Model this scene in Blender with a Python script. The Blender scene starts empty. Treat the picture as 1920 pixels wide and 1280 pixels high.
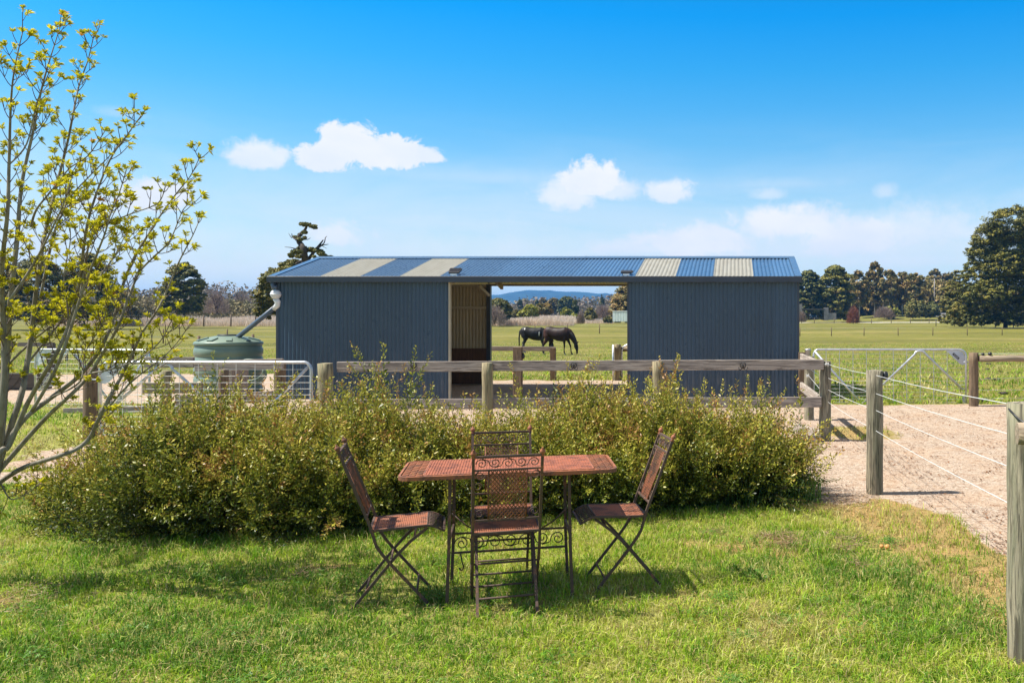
import bpy, bmesh, math, random
import numpy as np
from mathutils import Vector, Matrix, noise as mnoise

PI = math.pi
R = math.radians
C = bpy.context.scene.collection
sc = bpy.context.scene

# ------------------------------------------------------------------ camera, sky, sun, exposure
H, F, CX, CY = 1.6, 1700.0, 1376.0, 598.0          # eye height, focal length in photo pixels, principal point
cam_d = bpy.data.cameras.new('camera')
cam = bpy.data.objects.new('camera', cam_d)
C.objects.link(cam)
cam.location = (0, 0, H)
cam.rotation_euler = (R(90), 0, 0)
cam_d.sensor_width = 36
cam_d.lens = F / 1920 * 36
cam_d.shift_x = -(CX - 960) / 1920
cam_d.shift_y = -(640 - CY) / 1920
cam_d.clip_start, cam_d.clip_end = 0.05, 12000
sc.camera = cam

SUN_EL, SUN_AZ = 57.0, -95.0        # azimuth from +Y, clockwise; -90 = from the left
sd = bpy.data.lights.new('sun', 'SUN')
sd.energy = 5.0
sd.angle = R(0.5)
sd.color = (1.0, 0.955, 0.88)
sun = bpy.data.objects.new('sun', sd)
C.objects.link(sun)
_to = Vector((math.sin(R(SUN_AZ)) * math.cos(R(SUN_EL)), math.cos(R(SUN_AZ)) * math.cos(R(SUN_EL)), math.sin(R(SUN_EL))))
sun.rotation_euler = _to.to_track_quat('Z', 'Y').to_euler()

sc.view_settings.view_transform = 'Standard'
sc.view_settings.look = 'None'
sc.view_settings.exposure = 0.82
sc.view_settings.gamma = 1.0
sc.view_settings.use_curve_mapping = False

# ---- node helpers
class NT:
    def __init__(s, tree):
        s.t = tree; s.n = tree.nodes; s.l = tree.links
    def node(s, typ, **kw):
        n = s.n.new(typ)
        for k, v in kw.items():
            setattr(n, k, v)
        return n
    def put(s, sock, v):
        if isinstance(v, bpy.types.NodeSocket):
            s.l.new(v, sock)
        elif isinstance(v, (tuple, list)) and len(v) == 3 and sock.type == 'RGBA':
            sock.default_value = (*v, 1)
        else:
            sock.default_value = v
    def m(s, op, a, b=None, c=None, clamp=False):
        n = s.node('ShaderNodeMath', operation=op); n.use_clamp = clamp
        s.put(n.inputs[0], a)
        if b is not None: s.put(n.inputs[1], b)
        if c is not None: s.put(n.inputs[2], c)
        return n.outputs[0]
    def mix(s, f, a, b, blend='MIX'):
        n = s.node('ShaderNodeMix', data_type='RGBA', blend_type=blend)
        s.put(n.inputs[0], f); s.put(n.inputs[6], a); s.put(n.inputs[7], b)
        return n.outputs[2]
    def smooth(s, v, a, b, lo=0.0, hi=1.0):
        n = s.node('ShaderNodeMapRange', interpolation_type='SMOOTHSTEP')
        s.put(n.inputs[0], v); n.inputs[1].default_value = a; n.inputs[2].default_value = b
        n.inputs[3].default_value = lo; n.inputs[4].default_value = hi
        return n.outputs[0]
    def noise(s, vec, scale, detail=3, rough=0.55, dist=0.0):
        n = s.node('ShaderNodeTexNoise')
        if vec is not None: s.put(n.inputs['Vector'], vec)
        n.inputs['Scale'].default_value = scale; n.inputs['Detail'].default_value = detail
        n.inputs['Roughness'].default_value = rough; n.inputs['Distortion'].default_value = dist
        return n.outputs[0]
    def mapping(s, vec, scale=(1, 1, 1), loc=(0, 0, 0), rot=(0, 0, 0)):
        n = s.node('ShaderNodeMapping'); s.put(n.inputs[0], vec)
        n.inputs[1].default_value = loc; n.inputs[2].default_value = rot; n.inputs[3].default_value = scale
        return n.outputs[0]
    def ramp(s, f, stops):
        n = s.node('ShaderNodeValToRGB'); s.put(n.inputs[0], f)
        e = n.color_ramp.elements
        while len(e) > 1: e.remove(e[0])
        for i, (p, c) in enumerate(stops):
            x = e[0] if i == 0 else e.new(p)
            x.position = p; x.color = (*c, 1)
        return n.outputs[0]

# ---- the sky: Nishita light, tinted like the photograph's deep blue, with clouds at real directions
world = bpy.data.worlds.new('World'); sc.world = world; world.use_nodes = True
world.node_tree.nodes.clear()
W = NT(world.node_tree)
sky = W.node('ShaderNodeTexSky', sky_type='NISHITA')
sky.sun_disc = False
sky.sun_elevation = R(SUN_EL); sky.sun_rotation = R(SUN_AZ)
sky.altitude = 500; sky.air_density = 1.0; sky.dust_density = 0.6; sky.ozone_density = 2.0
tc = W.node('ShaderNodeTexCoord')
nrm = W.node('ShaderNodeVectorMath', operation='NORMALIZE'); W.put(nrm.inputs[0], tc.outputs['Generated'])
D = nrm.outputs[0]
sep = W.node('ShaderNodeSeparateXYZ'); W.put(sep.inputs[0], D)
EL = W.m('ARCSINE', sep.outputs[2])
AZ = W.m('ARCTAN2', sep.outputs[0], sep.outputs[1])
tint = W.ramp(W.m('MULTIPLY', EL, 1.0 / 0.7, clamp=True), [
    (0.0, (1.08, 1.10, 1.02)), (0.12, (1.02, 1.08, 1.02)), (0.20, (0.76, 1.06, 1.10)), (0.28, (0.42, 1.0, 1.17)),
    (0.38, (0.15, 0.96, 1.30)), (0.46, (0.02, 0.91, 1.42)), (0.6, (0.05, 0.80, 1.36)), (1.0, (0.35, 0.80, 1.15))])
base = W.mix(1.0, sky.outputs[0], tint, 'MULTIPLY')
# thin veil low in the sky, streaked
nv = W.noise(W.mapping(D, (2.2, 2.2, 11.0)), 1.6, 5, 0.6, 0.6)
veil_h = W.smooth(EL, 0.02, 0.235, 1.0, 0.0)
veil = W.m('MULTIPLY', W.m('ADD', W.m('MULTIPLY', W.smooth(nv, 0.34, 0.66), 0.60), 0.20), veil_h, clamp=True)
CLOUDC = (6.7, 6.75, 6.85)
VEILC = (5.5, 6.2, 6.85)
col = W.mix(veil, base, VEILC)
n1 = W.noise(W.mapping(D, (1, 1, 1.15)), 40.0, 9, 0.66, 0.3)
n2 = W.noise(W.mapping(D, (1, 1, 1.2), (4.2, 1.3, 7.7)), 22.0, 3, 0.5)
nn = W.m('ADD', W.m('MULTIPLY', W.m('SUBTRACT', n1, 0.5), 2.0), W.m('MULTIPLY', W.m('SUBTRACT', n2, 0.5), 0.7))
def azel(px, py):
    return math.atan((px - CX) / F), math.atan((CY - py) / math.hypot(F, px - CX))
acc = None
for (px, py, rx, ry, soft, amp) in [
        (606, 300, 50, 30, .20, 1.0), (660, 280, 60, 48, .20, 1.0), (730, 292, 60, 34, .20, 1.0), (790, 292, 42, 18, .35, .95),
        (484, 294, 50, 30, .45, .9), (1112, 342, 64, 42, .28, 1.0), (1065, 370, 62, 34, .6, .85), (1150, 358, 46, 30, .6, .8),
        (1260, 364, 48, 26, .55, .9), (282, 374, 74, 30, .45, 1.0), (190, 385, 50, 20, .7, .7), (632, 446, 60, 28, .55, .85),
        (1440, 366, 36, 13, 1.0, .5), (1660, 360, 22, 16, 1.0, .5), (1490, 425, 130, 42, .6, 1.0), (1590, 450, 110, 46, .6, 1.0),
        (1310, 460, 135, 38, .5, 1.0), (1190, 468, 100, 20, .8, .8), (1720, 435, 140, 46, 1.1, .75), (1680, 490, 160, 18, 1.2, .5),
        (225, 213, 30, 9, 1.2, .25), (1640, 462, 300, 56, 1.5, .55), (1330, 478, 260, 30, 1.5, .55), (760, 470, 420, 34, 1.6, .45), (300, 500, 420, 60, 1.6, .6), (900, 425, 160, 24, 1.5, .30), (1480, 345, 90, 12, 1.3, .18), (900, 330, 220, 14, 1.4, .16)]:
    a, e = azel(px, py)
    ra, re = rx / F * 0.95, ry / F
    dx = W.m('MULTIPLY', W.m('SUBTRACT', AZ, a), 1 / ra)
    dy = W.m('MULTIPLY', W.m('SUBTRACT', EL, e), 1 / re)
    dy = W.m('MAXIMUM', dy, W.m('MULTIPLY', dy, -1.55))
    d = W.m('SQRT', W.m('ADD', W.m('MULTIPLY', dx, dx), W.m('MULTIPLY', dy, dy)))
    v = W.smooth(W.m('ADD', d, nn), 0.95 - soft * .75, 1.02 + soft * .50, amp, 0.0)
    acc = v if acc is None else W.m('MAXIMUM', acc, v)
shade = W.smooth(W.noise(W.mapping(D, (1, 1, 2.0), (0, 0, .3)), 13, 4), 0.3, 0.7)
cc = W.mix(shade, (5.9, 6.25, 6.7), CLOUDC)
col = W.mix(acc, col, cc)
# unseen white cloud added above the frame to neutralise blue in the shadows
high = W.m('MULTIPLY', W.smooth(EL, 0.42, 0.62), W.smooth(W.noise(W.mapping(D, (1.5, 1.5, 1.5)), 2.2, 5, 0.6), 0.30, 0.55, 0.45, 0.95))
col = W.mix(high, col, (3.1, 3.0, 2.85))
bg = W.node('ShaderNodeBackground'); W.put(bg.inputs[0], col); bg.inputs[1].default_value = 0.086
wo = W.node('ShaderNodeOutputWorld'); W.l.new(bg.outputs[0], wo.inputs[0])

# ------------------------------------------------------------------ mesh helpers
def P(px, py, Y):
    """world point seen at photo pixel (px, py) at distance Y"""
    return Vector(((px - CX) / F * Y, Y, H - (py - CY) / F * Y))

def meta(o, label=None, cat=None, group=None, kind=None):
    if label: o['label'] = label
    if cat: o['category'] = cat
    if group: o['group'] = group
    if kind: o['kind'] = kind
    return o

def thing(name, loc, label, cat, group=None, rz=0.0):
    o = bpy.data.objects.new(name, None); C.objects.link(o)
    o.empty_display_size = 0.1
    o.location = loc; o.rotation_euler = (0, 0, rz)
    return meta(o, label, cat, group)

class MB:
    """collects shapes, becomes one mesh"""
    def __init__(s): s.v = []; s.f = []; s.sm = []
    def add(s, vs, fs, smooth=False):
        b = len(s.v); s.v += [tuple(p) for p in vs]
        s.f += [tuple(i + b for i in q) for q in fs]; s.sm += [smooth] * len(fs)
    def box(s, x0, x1, y0, y1, z0, z1, M=None):
        vs = [Vector(p) for p in ((x0, y0, z0), (x1, y0, z0), (x1, y1, z0), (x0, y1, z0), (x0, y0, z1), (x1, y0, z1), (x1, y1, z1), (x0, y1, z1))]
        if M: vs = [M @ p for p in vs]
        s.add(vs, [(0, 3, 2, 1), (4, 5, 6, 7), (0, 1, 5, 4), (1, 2, 6, 5), (2, 3, 7, 6), (3, 0, 4, 7)])
    def bar(s, a, b, w, h, up=(0, 0, 1)):
        a, b = Vector(a), Vector(b); d = (b - a).normalized(); u = Vector(up)
        if abs(d.dot(u)) > .98: u = Vector((0, 1, 0))
        x = d.cross(u).normalized() * w / 2; z = x.cross(d).normalized() * h / 2
        vs = [p + q for p in (a, b) for q in (-x - z, x - z, x + z, -x + z)]
        s.add(vs, [(3, 2, 1, 0), (4, 5, 6, 7), (0, 1, 5, 4), (1, 2, 6, 5), (2, 3, 7, 6), (3, 0, 4, 7)])
    def tube(s, pts, r, n=8, cap=True, smooth=True, flat=None):
        pts = [Vector(p) for p in pts]; k = len(pts)
        rs = r if isinstance(r, (list, tuple)) else [r] * k
        t = [(pts[min(i + 1, k - 1)] - pts[max(i - 1, 0)]).normalized() for i in range(k)]
        u = Vector((0, 0, 1)) if abs(t[0].z) < .9 else Vector((1, 0, 0))
        if flat is not None: u = Vector(flat)
        vs = []
        for i in range(k):
            x = t[i].cross(u)
            if x.length < 1e-6: x = t[i].cross(Vector((0, 1, .01)))
            x.normalize(); u2 = x.cross(t[i]).normalized()
            if flat is None: u = u2
            for j in range(n):
                a = 2 * PI * j / n + (PI / n if n == 4 else 0)
                vs.append(pts[i] + (x * math.cos(a) + u2 * math.sin(a)) * rs[i])
        fs = [(i * n + j, i * n + (j + 1) % n, (i + 1) * n + (j + 1) % n, (i + 1) * n + j) for i in range(k - 1) for j in range(n)]
        s.add(vs, fs, smooth)
        if cap:
            b = len(s.v) - len(vs)
            s.f += [tuple(b + j for j in range(n))[::-1], tuple(b + (k - 1) * n + j for j in range(n))]; s.sm += [False] * 2
    def lathe(s, prof, c=(0, 0, 0), n=24, M=None, smooth=True):
        c = Vector(c); vs = []
        for (r, z) in prof:
            for j in range(n):
                a = 2 * PI * j / n
                p = Vector((r * math.cos(a), r * math.sin(a), z))
                vs.append((M @ p if M else p) + c)
        k = len(prof)
        s.add(vs, [(i * n + j, i * n + (j + 1) % n, (i + 1) * n + (j + 1) % n, (i + 1) * n + j) for i in range(k - 1) for j in range(n)], smooth)
        b = len(s.v) - len(vs)
        s.f += [tuple(b + j for j in range(n))[::-1], tuple(b + (k - 1) * n + j for j in range(n))]; s.sm += [False] * 2
    def prism(s, poly, off, M=None):
        """closed polygon (list of 3D points) extruded by off"""
        n = len(poly); a = [Vector(p) for p in poly]; b = [p + Vector(off) for p in a]
        vs = a + b
        if M: vs = [M @ p for p in vs]
        s.add(vs, [tuple(range(n))[::-1], tuple(range(n, 2 * n))] + [(i, (i + 1) % n, n + (i + 1) % n, n + i) for i in range(n)])
    def build(s, name, mat, parent=None, bevel=0.0, loc=None):
        me = bpy.data.meshes.new(name); me.from_pydata(s.v, [], s.f); me.update()
        me.polygons.foreach_set('use_smooth', s.sm)
        bm = bmesh.new(); bm.from_mesh(me); bmesh.ops.recalc_face_normals(bm, faces=bm.faces); bm.to_mesh(me); bm.free()
        o = bpy.data.objects.new(name, me); C.objects.link(o)
        if isinstance(mat, (list, tuple)):
            for q in mat: me.materials.append(q)
        else: me.materials.append(mat)
        if parent: o.parent = parent
        if loc is not None: o.location = loc
        if bevel:
            b = o.modifiers.new('bevel', 'BEVEL'); b.width = bevel; b.segments = 2; b.limit_method = 'ANGLE'
        return o

def npmesh(name, V, k, mat, parent=None, tint=None, smooth=False, col=None):
    """V: (n*k,3) vertices, consecutive groups of k make a face"""
    V = np.ascontiguousarray(V, dtype=np.float32).reshape(-1, 3); nv = len(V); nf = nv // k
    me = bpy.data.meshes.new(name)
    me.vertices.add(nv); me.vertices.foreach_set('co', V.ravel())
    me.loops.add(nv); me.loops.foreach_set('vertex_index', np.arange(nv, dtype=np.int32))
    me.polygons.add(nf); me.polygons.foreach_set('loop_start', np.arange(0, nv, k, dtype=np.int32))
    me.polygons.foreach_set('loop_total', np.full(nf, k, dtype=np.int32))
    if tint is not None:
        a = me.attributes.new('tint', 'FLOAT', 'POINT'); a.data.foreach_set('value', np.repeat(tint, k).astype(np.float32))
    if col is not None:
        a = me.attributes.new('leafcol', 'FLOAT_COLOR', 'POINT')
        cc = np.ones((nf, 4), np.float32); cc[:, :3] = col
        a.data.foreach_set('color', np.repeat(cc, k, axis=0).ravel())
    me.update(calc_edges=True)
    me.materials.append(mat)
    o = bpy.data.objects.new(name, me); C.objects.link(o)
    if parent: o.parent = parent
    return o

rng = np.random.default_rng(7)
random.seed(7)
def unit(v): return v / np.maximum(np.linalg.norm(v, axis=-1, keepdims=True), 1e-9)
def rdir(n, g=rng): return unit(g.normal(size=(n, 3)))

def vnoise(x, y, seed=0):
    xi = np.floor(x).astype(np.int64); yi = np.floor(y).astype(np.int64); fx = x - xi; fy = y - yi
    fx = fx * fx * (3 - 2 * fx); fy = fy * fy * (3 - 2 * fy)
    def h(a, b):
        n = (a * 374761393 + b * 668265263 + seed * 1442695041) & 0xffffffff
        n = ((n ^ (n >> 13)) * 1274126177) & 0xffffffff
        return ((n ^ (n >> 16)) & 0xffff) / 65535.0
    return (h(xi, yi) * (1 - fx) + h(xi + 1, yi) * fx) * (1 - fy) + (h(xi, yi + 1) * (1 - fx) + h(xi + 1, yi + 1) * fx) * fy
def fbm(x, y, seed=0, o=4):
    s = 0; a = .5; t = 0
    for i in range(o):
        s = s + a * vnoise(x * 2 ** i, y * 2 ** i, seed + i); t += a; a *= .5
    return s / t

# ------------------------------------------------------------------ materials
def newmat(name):
    m = bpy.data.materials.new(name); m.use_nodes = True; m.node_tree.nodes.clear()
    T = NT(m.node_tree); o = T.node('ShaderNodeOutputMaterial')
    p = T.node('ShaderNodeBsdfPrincipled'); T.l.new(p.outputs[0], o.inputs[0])
    return m, T, p, o
def objco(T): return T.node('ShaderNodeTexCoord').outputs['Object']
def geopos(T): return T.node('ShaderNodeNewGeometry').outputs['Position']
def bump(T, p, h, strength=.3, dist=.01):
    b = T.node('ShaderNodeBump'); b.inputs['Strength'].default_value = strength; b.inputs['Distance'].default_value = dist
    T.put(b.inputs['Height'], h); T.l.new(b.outputs[0], p.inputs['Normal'])

def mat_simple(name, c, c2=None, rough=.6, scale=8, metal=0.0, bumps=0.0, stretch=(1, 1, 1), lo=.35, hi=.65, spec=None):
    m, T, p, o = newmat(name)
    v = T.mapping(geopos(T), stretch)
    n = T.noise(v, scale, 5, .6)
    T.put(p.inputs['Base Color'], T.mix(T.smooth(n, lo, hi), c, c2 or tuple(x * .7 for x in c)))
    T.put(p.inputs['Roughness'], T.smooth(T.noise(v, scale * 3, 3), .3, .7, rough * .85, min(1, rough * 1.15)))
    p.inputs['Metallic'].default_value = metal
    if spec is not None: p.inputs['Specular IOR Level'].default_value = spec
    if bumps: bump(T, p, n, bumps)
    return m

def mat_timber(name, light, dark, stain, axis='z', rough=.85):
    m, T, p, o = newmat(name)
    g = geopos(T)
    info = T.node('ShaderNodeObjectInfo')
    off = T.node('ShaderNodeVectorMath', operation='ADD'); T.put(off.inputs[0], g)
    cmb = T.node('ShaderNodeCombineXYZ'); T.put(cmb.inputs[0], T.m('MULTIPLY', info.outputs['Random'], 7.0)); T.put(cmb.inputs[2], T.m('MULTIPLY', info.outputs['Random'], 11.0))
    T.put(off.inputs[1], cmb.outputs[0]); g = off.outputs[0]
    st = {'z': (26, 26, 1.6), 'x': (1.6, 26, 26), 'y': (26, 1.6, 26)}[axis]
    st2 = {'z': (9, 9, .9), 'x': (.9, 9, 9), 'y': (9, .9, 9)}[axis]
    grain = T.noise(T.mapping(g, st), 1.6, 6, .65, 1.2)
    blot = T.noise(T.mapping(g, st2), .9, 4, .6, 1.5)
    c = T.mix(T.smooth(grain, .38, .62), dark, light)
    c = T.mix(T.smooth(blot, .42, .72, 0, .75), c, stain)
    crack = T.smooth(T.noise(T.mapping(g, tuple(q * 2.2 for q in st)), 1.0, 3, .5), .62, .70)
    c = T.mix(T.m('MULTIPLY', crack, .7), c, tuple(q * .3 for q in dark))
    kn = T.node('ShaderNodeTexVoronoi'); T.put(kn.inputs['Vector'], T.mapping(g, tuple(q * .11 for q in st))); kn.inputs['Scale'].default_value = 1.0
    c = T.mix(T.smooth(kn.outputs['Distance'], .05, .13, .8, 0), c, tuple(q * .5 for q in dark))
    T.put(p.inputs['Base Color'], c); p.inputs['Roughness'].default_value = rough
    bump(T, p, grain, .8, .008)
    return m

M = {}
M['post'] = mat_timber('treated_post', (.36, .29, .16), (.15, .115, .065), (.20, .20, .10))
M['post_green'] = mat_timber('weathered_green_post', (.36, .31, .21), (.075, .06, .04), (.17, .17, .10))
M['post_brown'] = mat_timber('brown_post', (.22, .15, .085), (.10, .065, .04), (.15, .10, .06))
M['rail'] = mat_timber('grey_rail', (.42, .35, .29), (.15, .12, .10), (.26, .22, .19), 'x')
M['rail_y'] = mat_timber('grey_rail_y', (.44, .37, .30), (.20, .165, .13), (.29, .25, .21), 'y')
M['log'] = mat_timber('round_log', (.36, .28, .19), (.17, .12, .08), (.24, .20, .13), 'x')
M['dark_timber'] = mat_timber('dark_timber', (.10, .09, .075), (.05, .045, .04), (.08, .07, .06), 'x')
M['kick'] = mat_timber('kickboard', (.14, .065, .03), (.07, .033, .018), (.10, .05, .025), 'z', .7)
M['galv'] = mat_simple('galvanised', (.62, .64, .66), (.46, .48, .51), .38, 14, .65)
M['galv_wire'] = mat_simple('galv_wire', (.74, .74, .68), (.60, .60, .55), .5, 30, .1)
M['white_wire'] = mat_simple('white_wire', (.70, .70, .67), (.58, .58, .56), .5, 30)
M['black'] = mat_simple('black_plastic', (.02, .021, .024), (.03, .03, .033), .45, 20)
M['iron'] = mat_simple('cast_iron', (.018, .018, .018), (.03, .027, .025), .5, 30)
M['plate'] = mat_simple('gate_plate', (.66, .68, .70), (.55, .57, .60), .45, 10, .35)
M['tank'] = mat_simple('green_poly', (.175, .235, .175), (.145, .20, .15), .42, 2.5)
M['pvc'] = mat_simple('white_pvc', (.75, .76, .76), (.62, .63, .64), .35, 8)
M['pipe_blue'] = mat_simple('painted_pipe', (.085, .12, .17), (.07, .10, .145), .4, 4)
M['beige'] = mat_simple('beige_steel', (.46, .40, .28), (.38, .33, .23), .55, 3)
M['beige_dull'] = mat_simple('dull_beige_steel', (.26, .21, .13), (.19, .15, .10), .7, 3)
M['fascia'] = mat_simple('dark_gutter', (.045, .058, .080), (.036, .047, .066), .45, 3)
M['orange'] = mat_simple('orange_peel', (.62, .33, .09), (.48, .20, .05), .5, 60)
M['straw'] = mat_simple('straw', (.48, .36, .20), (.36, .25, .13), .9, 40)
M['dung'] = mat_simple('dung', (.07, .055, .04), (.04, .03, .025), .95, 40, bumps=.6)
M['bark_grey'] = mat_simple('young_bark', (.26, .23, .17), (.15, .125, .09), .75, 26, stretch=(1, 1, .35), bumps=.25)
M['bark_twig'] = mat_simple('twig_bark', (.13, .085, .06), (.09, .055, .045), .7, 30)
M['bark'] = mat_simple('bark', (.085, .065, .05), (.045, .035, .028), .9, 2.0, stretch=(1, 1, .3), bumps=.4)
M['bark_pale'] = mat_simple('pale_bark', (.46, .41, .35), (.26, .22, .18), .85, 1.2, stretch=(1, 1, .3))
M['container'] = mat_simple('container', (.66, .72, .69), (.60, .66, .63), .6, 1.5)
M['concrete'] = mat_simple('pale_wall', (.30, .27, .25), (.22, .20, .19), .9, 1.2)
M['glass_dark'] = mat_simple('dark_glass', (.02, .025, .03), (.02, .02, .025), .1, 3)
M['car_paint'] = mat_simple('dark_car_paint', (.012, .014, .022), (.015, .017, .026), .2, 3)
M['tyre'] = mat_simple('tyre', (.02, .02, .02), (.03, .03, .03), .9, 12)
M['horse_bay'] = None

def mat_paint(name, outer, inner, rough=.38, dust=(.25, .23, .2)):
    """painted corrugated steel: one colour outside, another inside"""
    m, T, p, o = newmat(name)
    geo = T.node('ShaderNodeNewGeometry')
    g = geo.outputs['Position']
    n = T.noise(T.mapping(g, (1, 1, .35)), 2.2, 6, .65)
    n2 = T.noise(T.mapping(g, (5, 5, .8)), 3.5, 4, .6)
    c = T.mix(T.smooth(n, .3, .7), outer, tuple(x * .86 for x in outer))
    sepz = T.node('ShaderNodeSeparateXYZ'); T.put(sepz.inputs[0], g)
    low = T.smooth(sepz.outputs[2], .15, 1.2, .32, .03)
    c = T.mix(T.m('MULTIPLY', T.smooth(n2, .45, .72), low), c, dust)
    lap = T.m('FRACT', T.m('MULTIPLY', T.m('SINE', T.m('MULTIPLY', T.m('FLOOR', T.m('MULTIPLY', sepz.outputs[0], 1 / .762)), 12.99)), 43758.5))
    c = T.mix(T.m('MULTIPLY', lap, .22), c, tuple(min(1, x * 1.9) for x in outer))
    scuff = T.smooth(T.noise(T.mapping(g, (9, 9, 1.8)), 2.0, 6, .7), .60, .70, 0, 1)
    c = T.mix(T.m('MULTIPLY', scuff, T.smooth(sepz.outputs[2], .5, 1.7, .22, .0)), c, (.20, .20, .20))
    c2 = T.mix(T.smooth(n, .3, .7), inner, tuple(x * .85 for x in inner))
    T.put(p.inputs['Base Color'], T.mix(geo.outputs['Backfacing'], c, c2))
    T.put(p.inputs['Roughness'], T.smooth(n2, .3, .7, rough * .8, rough * 1.3))
    return m
M['wall'] = mat_paint('blue_wall_steel', (.031, .062, .102), (.42, .35, .22), .32)
M['wall_in'] = mat_paint('beige_lining_steel', (.60, .54, .40), (.036, .062, .090), .5)
M['roof'] = mat_paint('blue_roof_steel', (.055, .115, .20), (.36, .31, .21), .30)

def mat_skylight():
    m, T, p, o = newmat('skylight_sheet')
    g = geopos(T)
    n = T.noise(T.mapping(g, (3, 1, 1)), 2.5, 6, .7)
    n2 = T.noise(g, 22, 4, .6)
    c = T.mix(T.smooth(n, .35, .7), (.43, .42, .365), (.35, .335, .28))
    c = T.mix(T.smooth(n2, .58, .72, 0, .45), c, (.30, .29, .22))
    T.put(p.inputs['Base Color'], c); p.inputs['Roughness'].default_value = .55
    tr = T.node('ShaderNodeBsdfTranslucent'); T.put(tr.inputs[0], (.80, .76, .62))
    mx = T.node('ShaderNodeMixShader'); mx.inputs[0].default_value = .36
    T.l.new(p.outputs[0], mx.inputs[1]); T.l.new(tr.outputs[0], mx.inputs[2]); T.l.new(mx.outputs[0], o.inputs[0])
    return m
M['skylight'] = mat_skylight()

def mat_rust(name, brown, orange, amt=.5, scale=14, rough=.75):
    m, T, p, o = newmat(name)
    g = geopos(T)
    n = T.noise(g, scale, 6, .7, .4)
    n2 = T.noise(g, scale * 7, 3, .6)
    f = T.smooth(T.m('ADD', T.m('MULTIPLY', n, .8), T.m('MULTIPLY', n2, .2)), .66 - amt * .5, .78 - amt * .5)
    c = T.mix(f, brown, orange)
    c = T.mix(T.smooth(n2, .6, .75, 0, .5), c, tuple(q * .35 for q in brown))
    T.put(p.inputs['Base Color'], c); p.inputs['Roughness'].default_value = rough
    bump(T, p, n2, .35, .003)
    return m
M['rust'] = mat_rust('rusty_iron', (.085, .050, .034), (.24, .10, .05), .26)
M['rust_weave'] = mat_rust('rusty_weave', (.15, .062, .034), (.34, .115, .05), .50, 9)
M['rust_panel'] = mat_rust('rusty_panel', (.085, .038, .022), (.26, .09, .04), .45, 11)
M['rust_top'] = mat_rust('rusty_table_top', (.155, .048, .024), (.33, .10, .045), .50, 13)

def mat_leaf(name, ramp, trans=.35, rough=.5, hue=.0, spec=.35, noise_scale=None):
    """foliage; 'tint' picks a colour along ramp, tint > 1.5 = twig"""
    m, T, p, o = newmat(name)
    a = T.node('ShaderNodeAttribute'); a.attribute_name = 'tint'
    t = a.outputs['Fac']
    if noise_scale:
        t2 = T.m('ADD', t, T.m('MULTIPLY', T.m('SUBTRACT', T.noise(geopos(T), noise_scale, 4), .54), 1.15))
    else: t2 = t
    c = T.ramp(t2, ramp)
    tw = T.m('GREATER_THAN', t, 1.5)
    c = T.mix(tw, c, (.11, .065, .035))
    T.put(p.inputs['Base Color'], c); p.inputs['Roughness'].default_value = rough; p.inputs['Specular IOR Level'].default_value = spec
    tr = T.node('ShaderNodeBsdfTranslucent'); T.put(tr.inputs[0], c)
    mx = T.node('ShaderNodeMixShader'); mx.inputs[0].default_value = trans
    T.l.new(p.outputs[0], mx.inputs[1]); T.l.new(tr.outputs[0], mx.inputs[2]); T.l.new(mx.outputs[0], o.inputs[0])
    return m
M['budleaf'] = mat_leaf('fresh_leaf', [(0, (.34, .33, .015)), (.5, (.56, .52, .02)), (.92, (.68, .60, .04)), (1, (.60, .30, .05))], .5, .45)
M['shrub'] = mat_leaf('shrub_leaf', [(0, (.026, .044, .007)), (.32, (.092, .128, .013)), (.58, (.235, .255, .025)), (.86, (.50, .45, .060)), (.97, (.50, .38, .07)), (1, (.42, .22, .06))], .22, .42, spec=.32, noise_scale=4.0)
M['gum'] = mat_leaf('gum_leaf', [(0, (.07, .07, .016)), (.5, (.18, .15, .03)), (1, (.36, .22, .065))], .15, .6)
M['pine'] = mat_leaf('pine_leaf', [(0, (.05, .062, .010)), (.5, (.15, .15, .022)), (1, (.34, .28, .045))], .12, .65)
M['cypress'] = mat_leaf('cypress_leaf', [(0, (.07, .08, .015)), (.5, (.17, .16, .03)), (1, (.30, .22, .04))], .12, .65)
M['willow'] = mat_leaf('willow_leaf', [(0, (.14, .15, .015)), (.5, (.27, .27, .02)), (1, (.36, .33, .03))], .3, .6)
M['darkgreen'] = mat_leaf('darkgreen_leaf', [(0, (.036, .048, .010)), (.5, (.085, .10, .018)), (1, (.20, .18, .035))], .1, .65)
M['bare'] = mat_leaf('bare_twigs', [(0, (.20, .14, .11)), (.5, (.30, .22, .18)), (1, (.42, .33, .27))], .1, .85)
M['redleaf'] = mat_leaf('red_leaf', [(0, (.20, .07, .045)), (1, (.36, .15, .09))], .2, .7)
M['wood'] = mat_leaf('woodland', [(0, (.085, .08, .045)), (.45, (.15, .125, .08)), (.7, (.24, .18, .15)), (1, (.30, .27, .12))], .1, .85)
M['bank'] = mat_leaf('bank_scrub', [(0, (.09, .08, .03)), (.5, (.20, .17, .07)), (1, (.38, .29, .16))], .1, .85)
M['drygrass'] = mat_leaf('dry_grass', [(0, (.42, .31, .22)), (.5, (.62, .50, .38)), (1, (.78, .66, .54))], .3, .85)

def mat_grass(name):
    m, T, p, o = newmat(name)
    a = T.node('ShaderNodeAttribute'); a.attribute_name = 'leafcol'
    c = a.outputs['Color']
    T.put(p.inputs['Base Color'], c); p.inputs['Roughness'].default_value = .5; p.inputs['Specular IOR Level'].default_value = .3
    tr = T.node('ShaderNodeBsdfTranslucent'); T.put(tr.inputs[0], c)
    mx = T.node('ShaderNodeMixShader'); mx.inputs[0].default_value = .38
    T.l.new(p.outputs[0], mx.inputs[1]); T.l.new(tr.outputs[0], mx.inputs[2]); T.l.new(mx.outputs[0], o.inputs[0])
    return m
M['grass'] = mat_grass('grass_blade')

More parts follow.
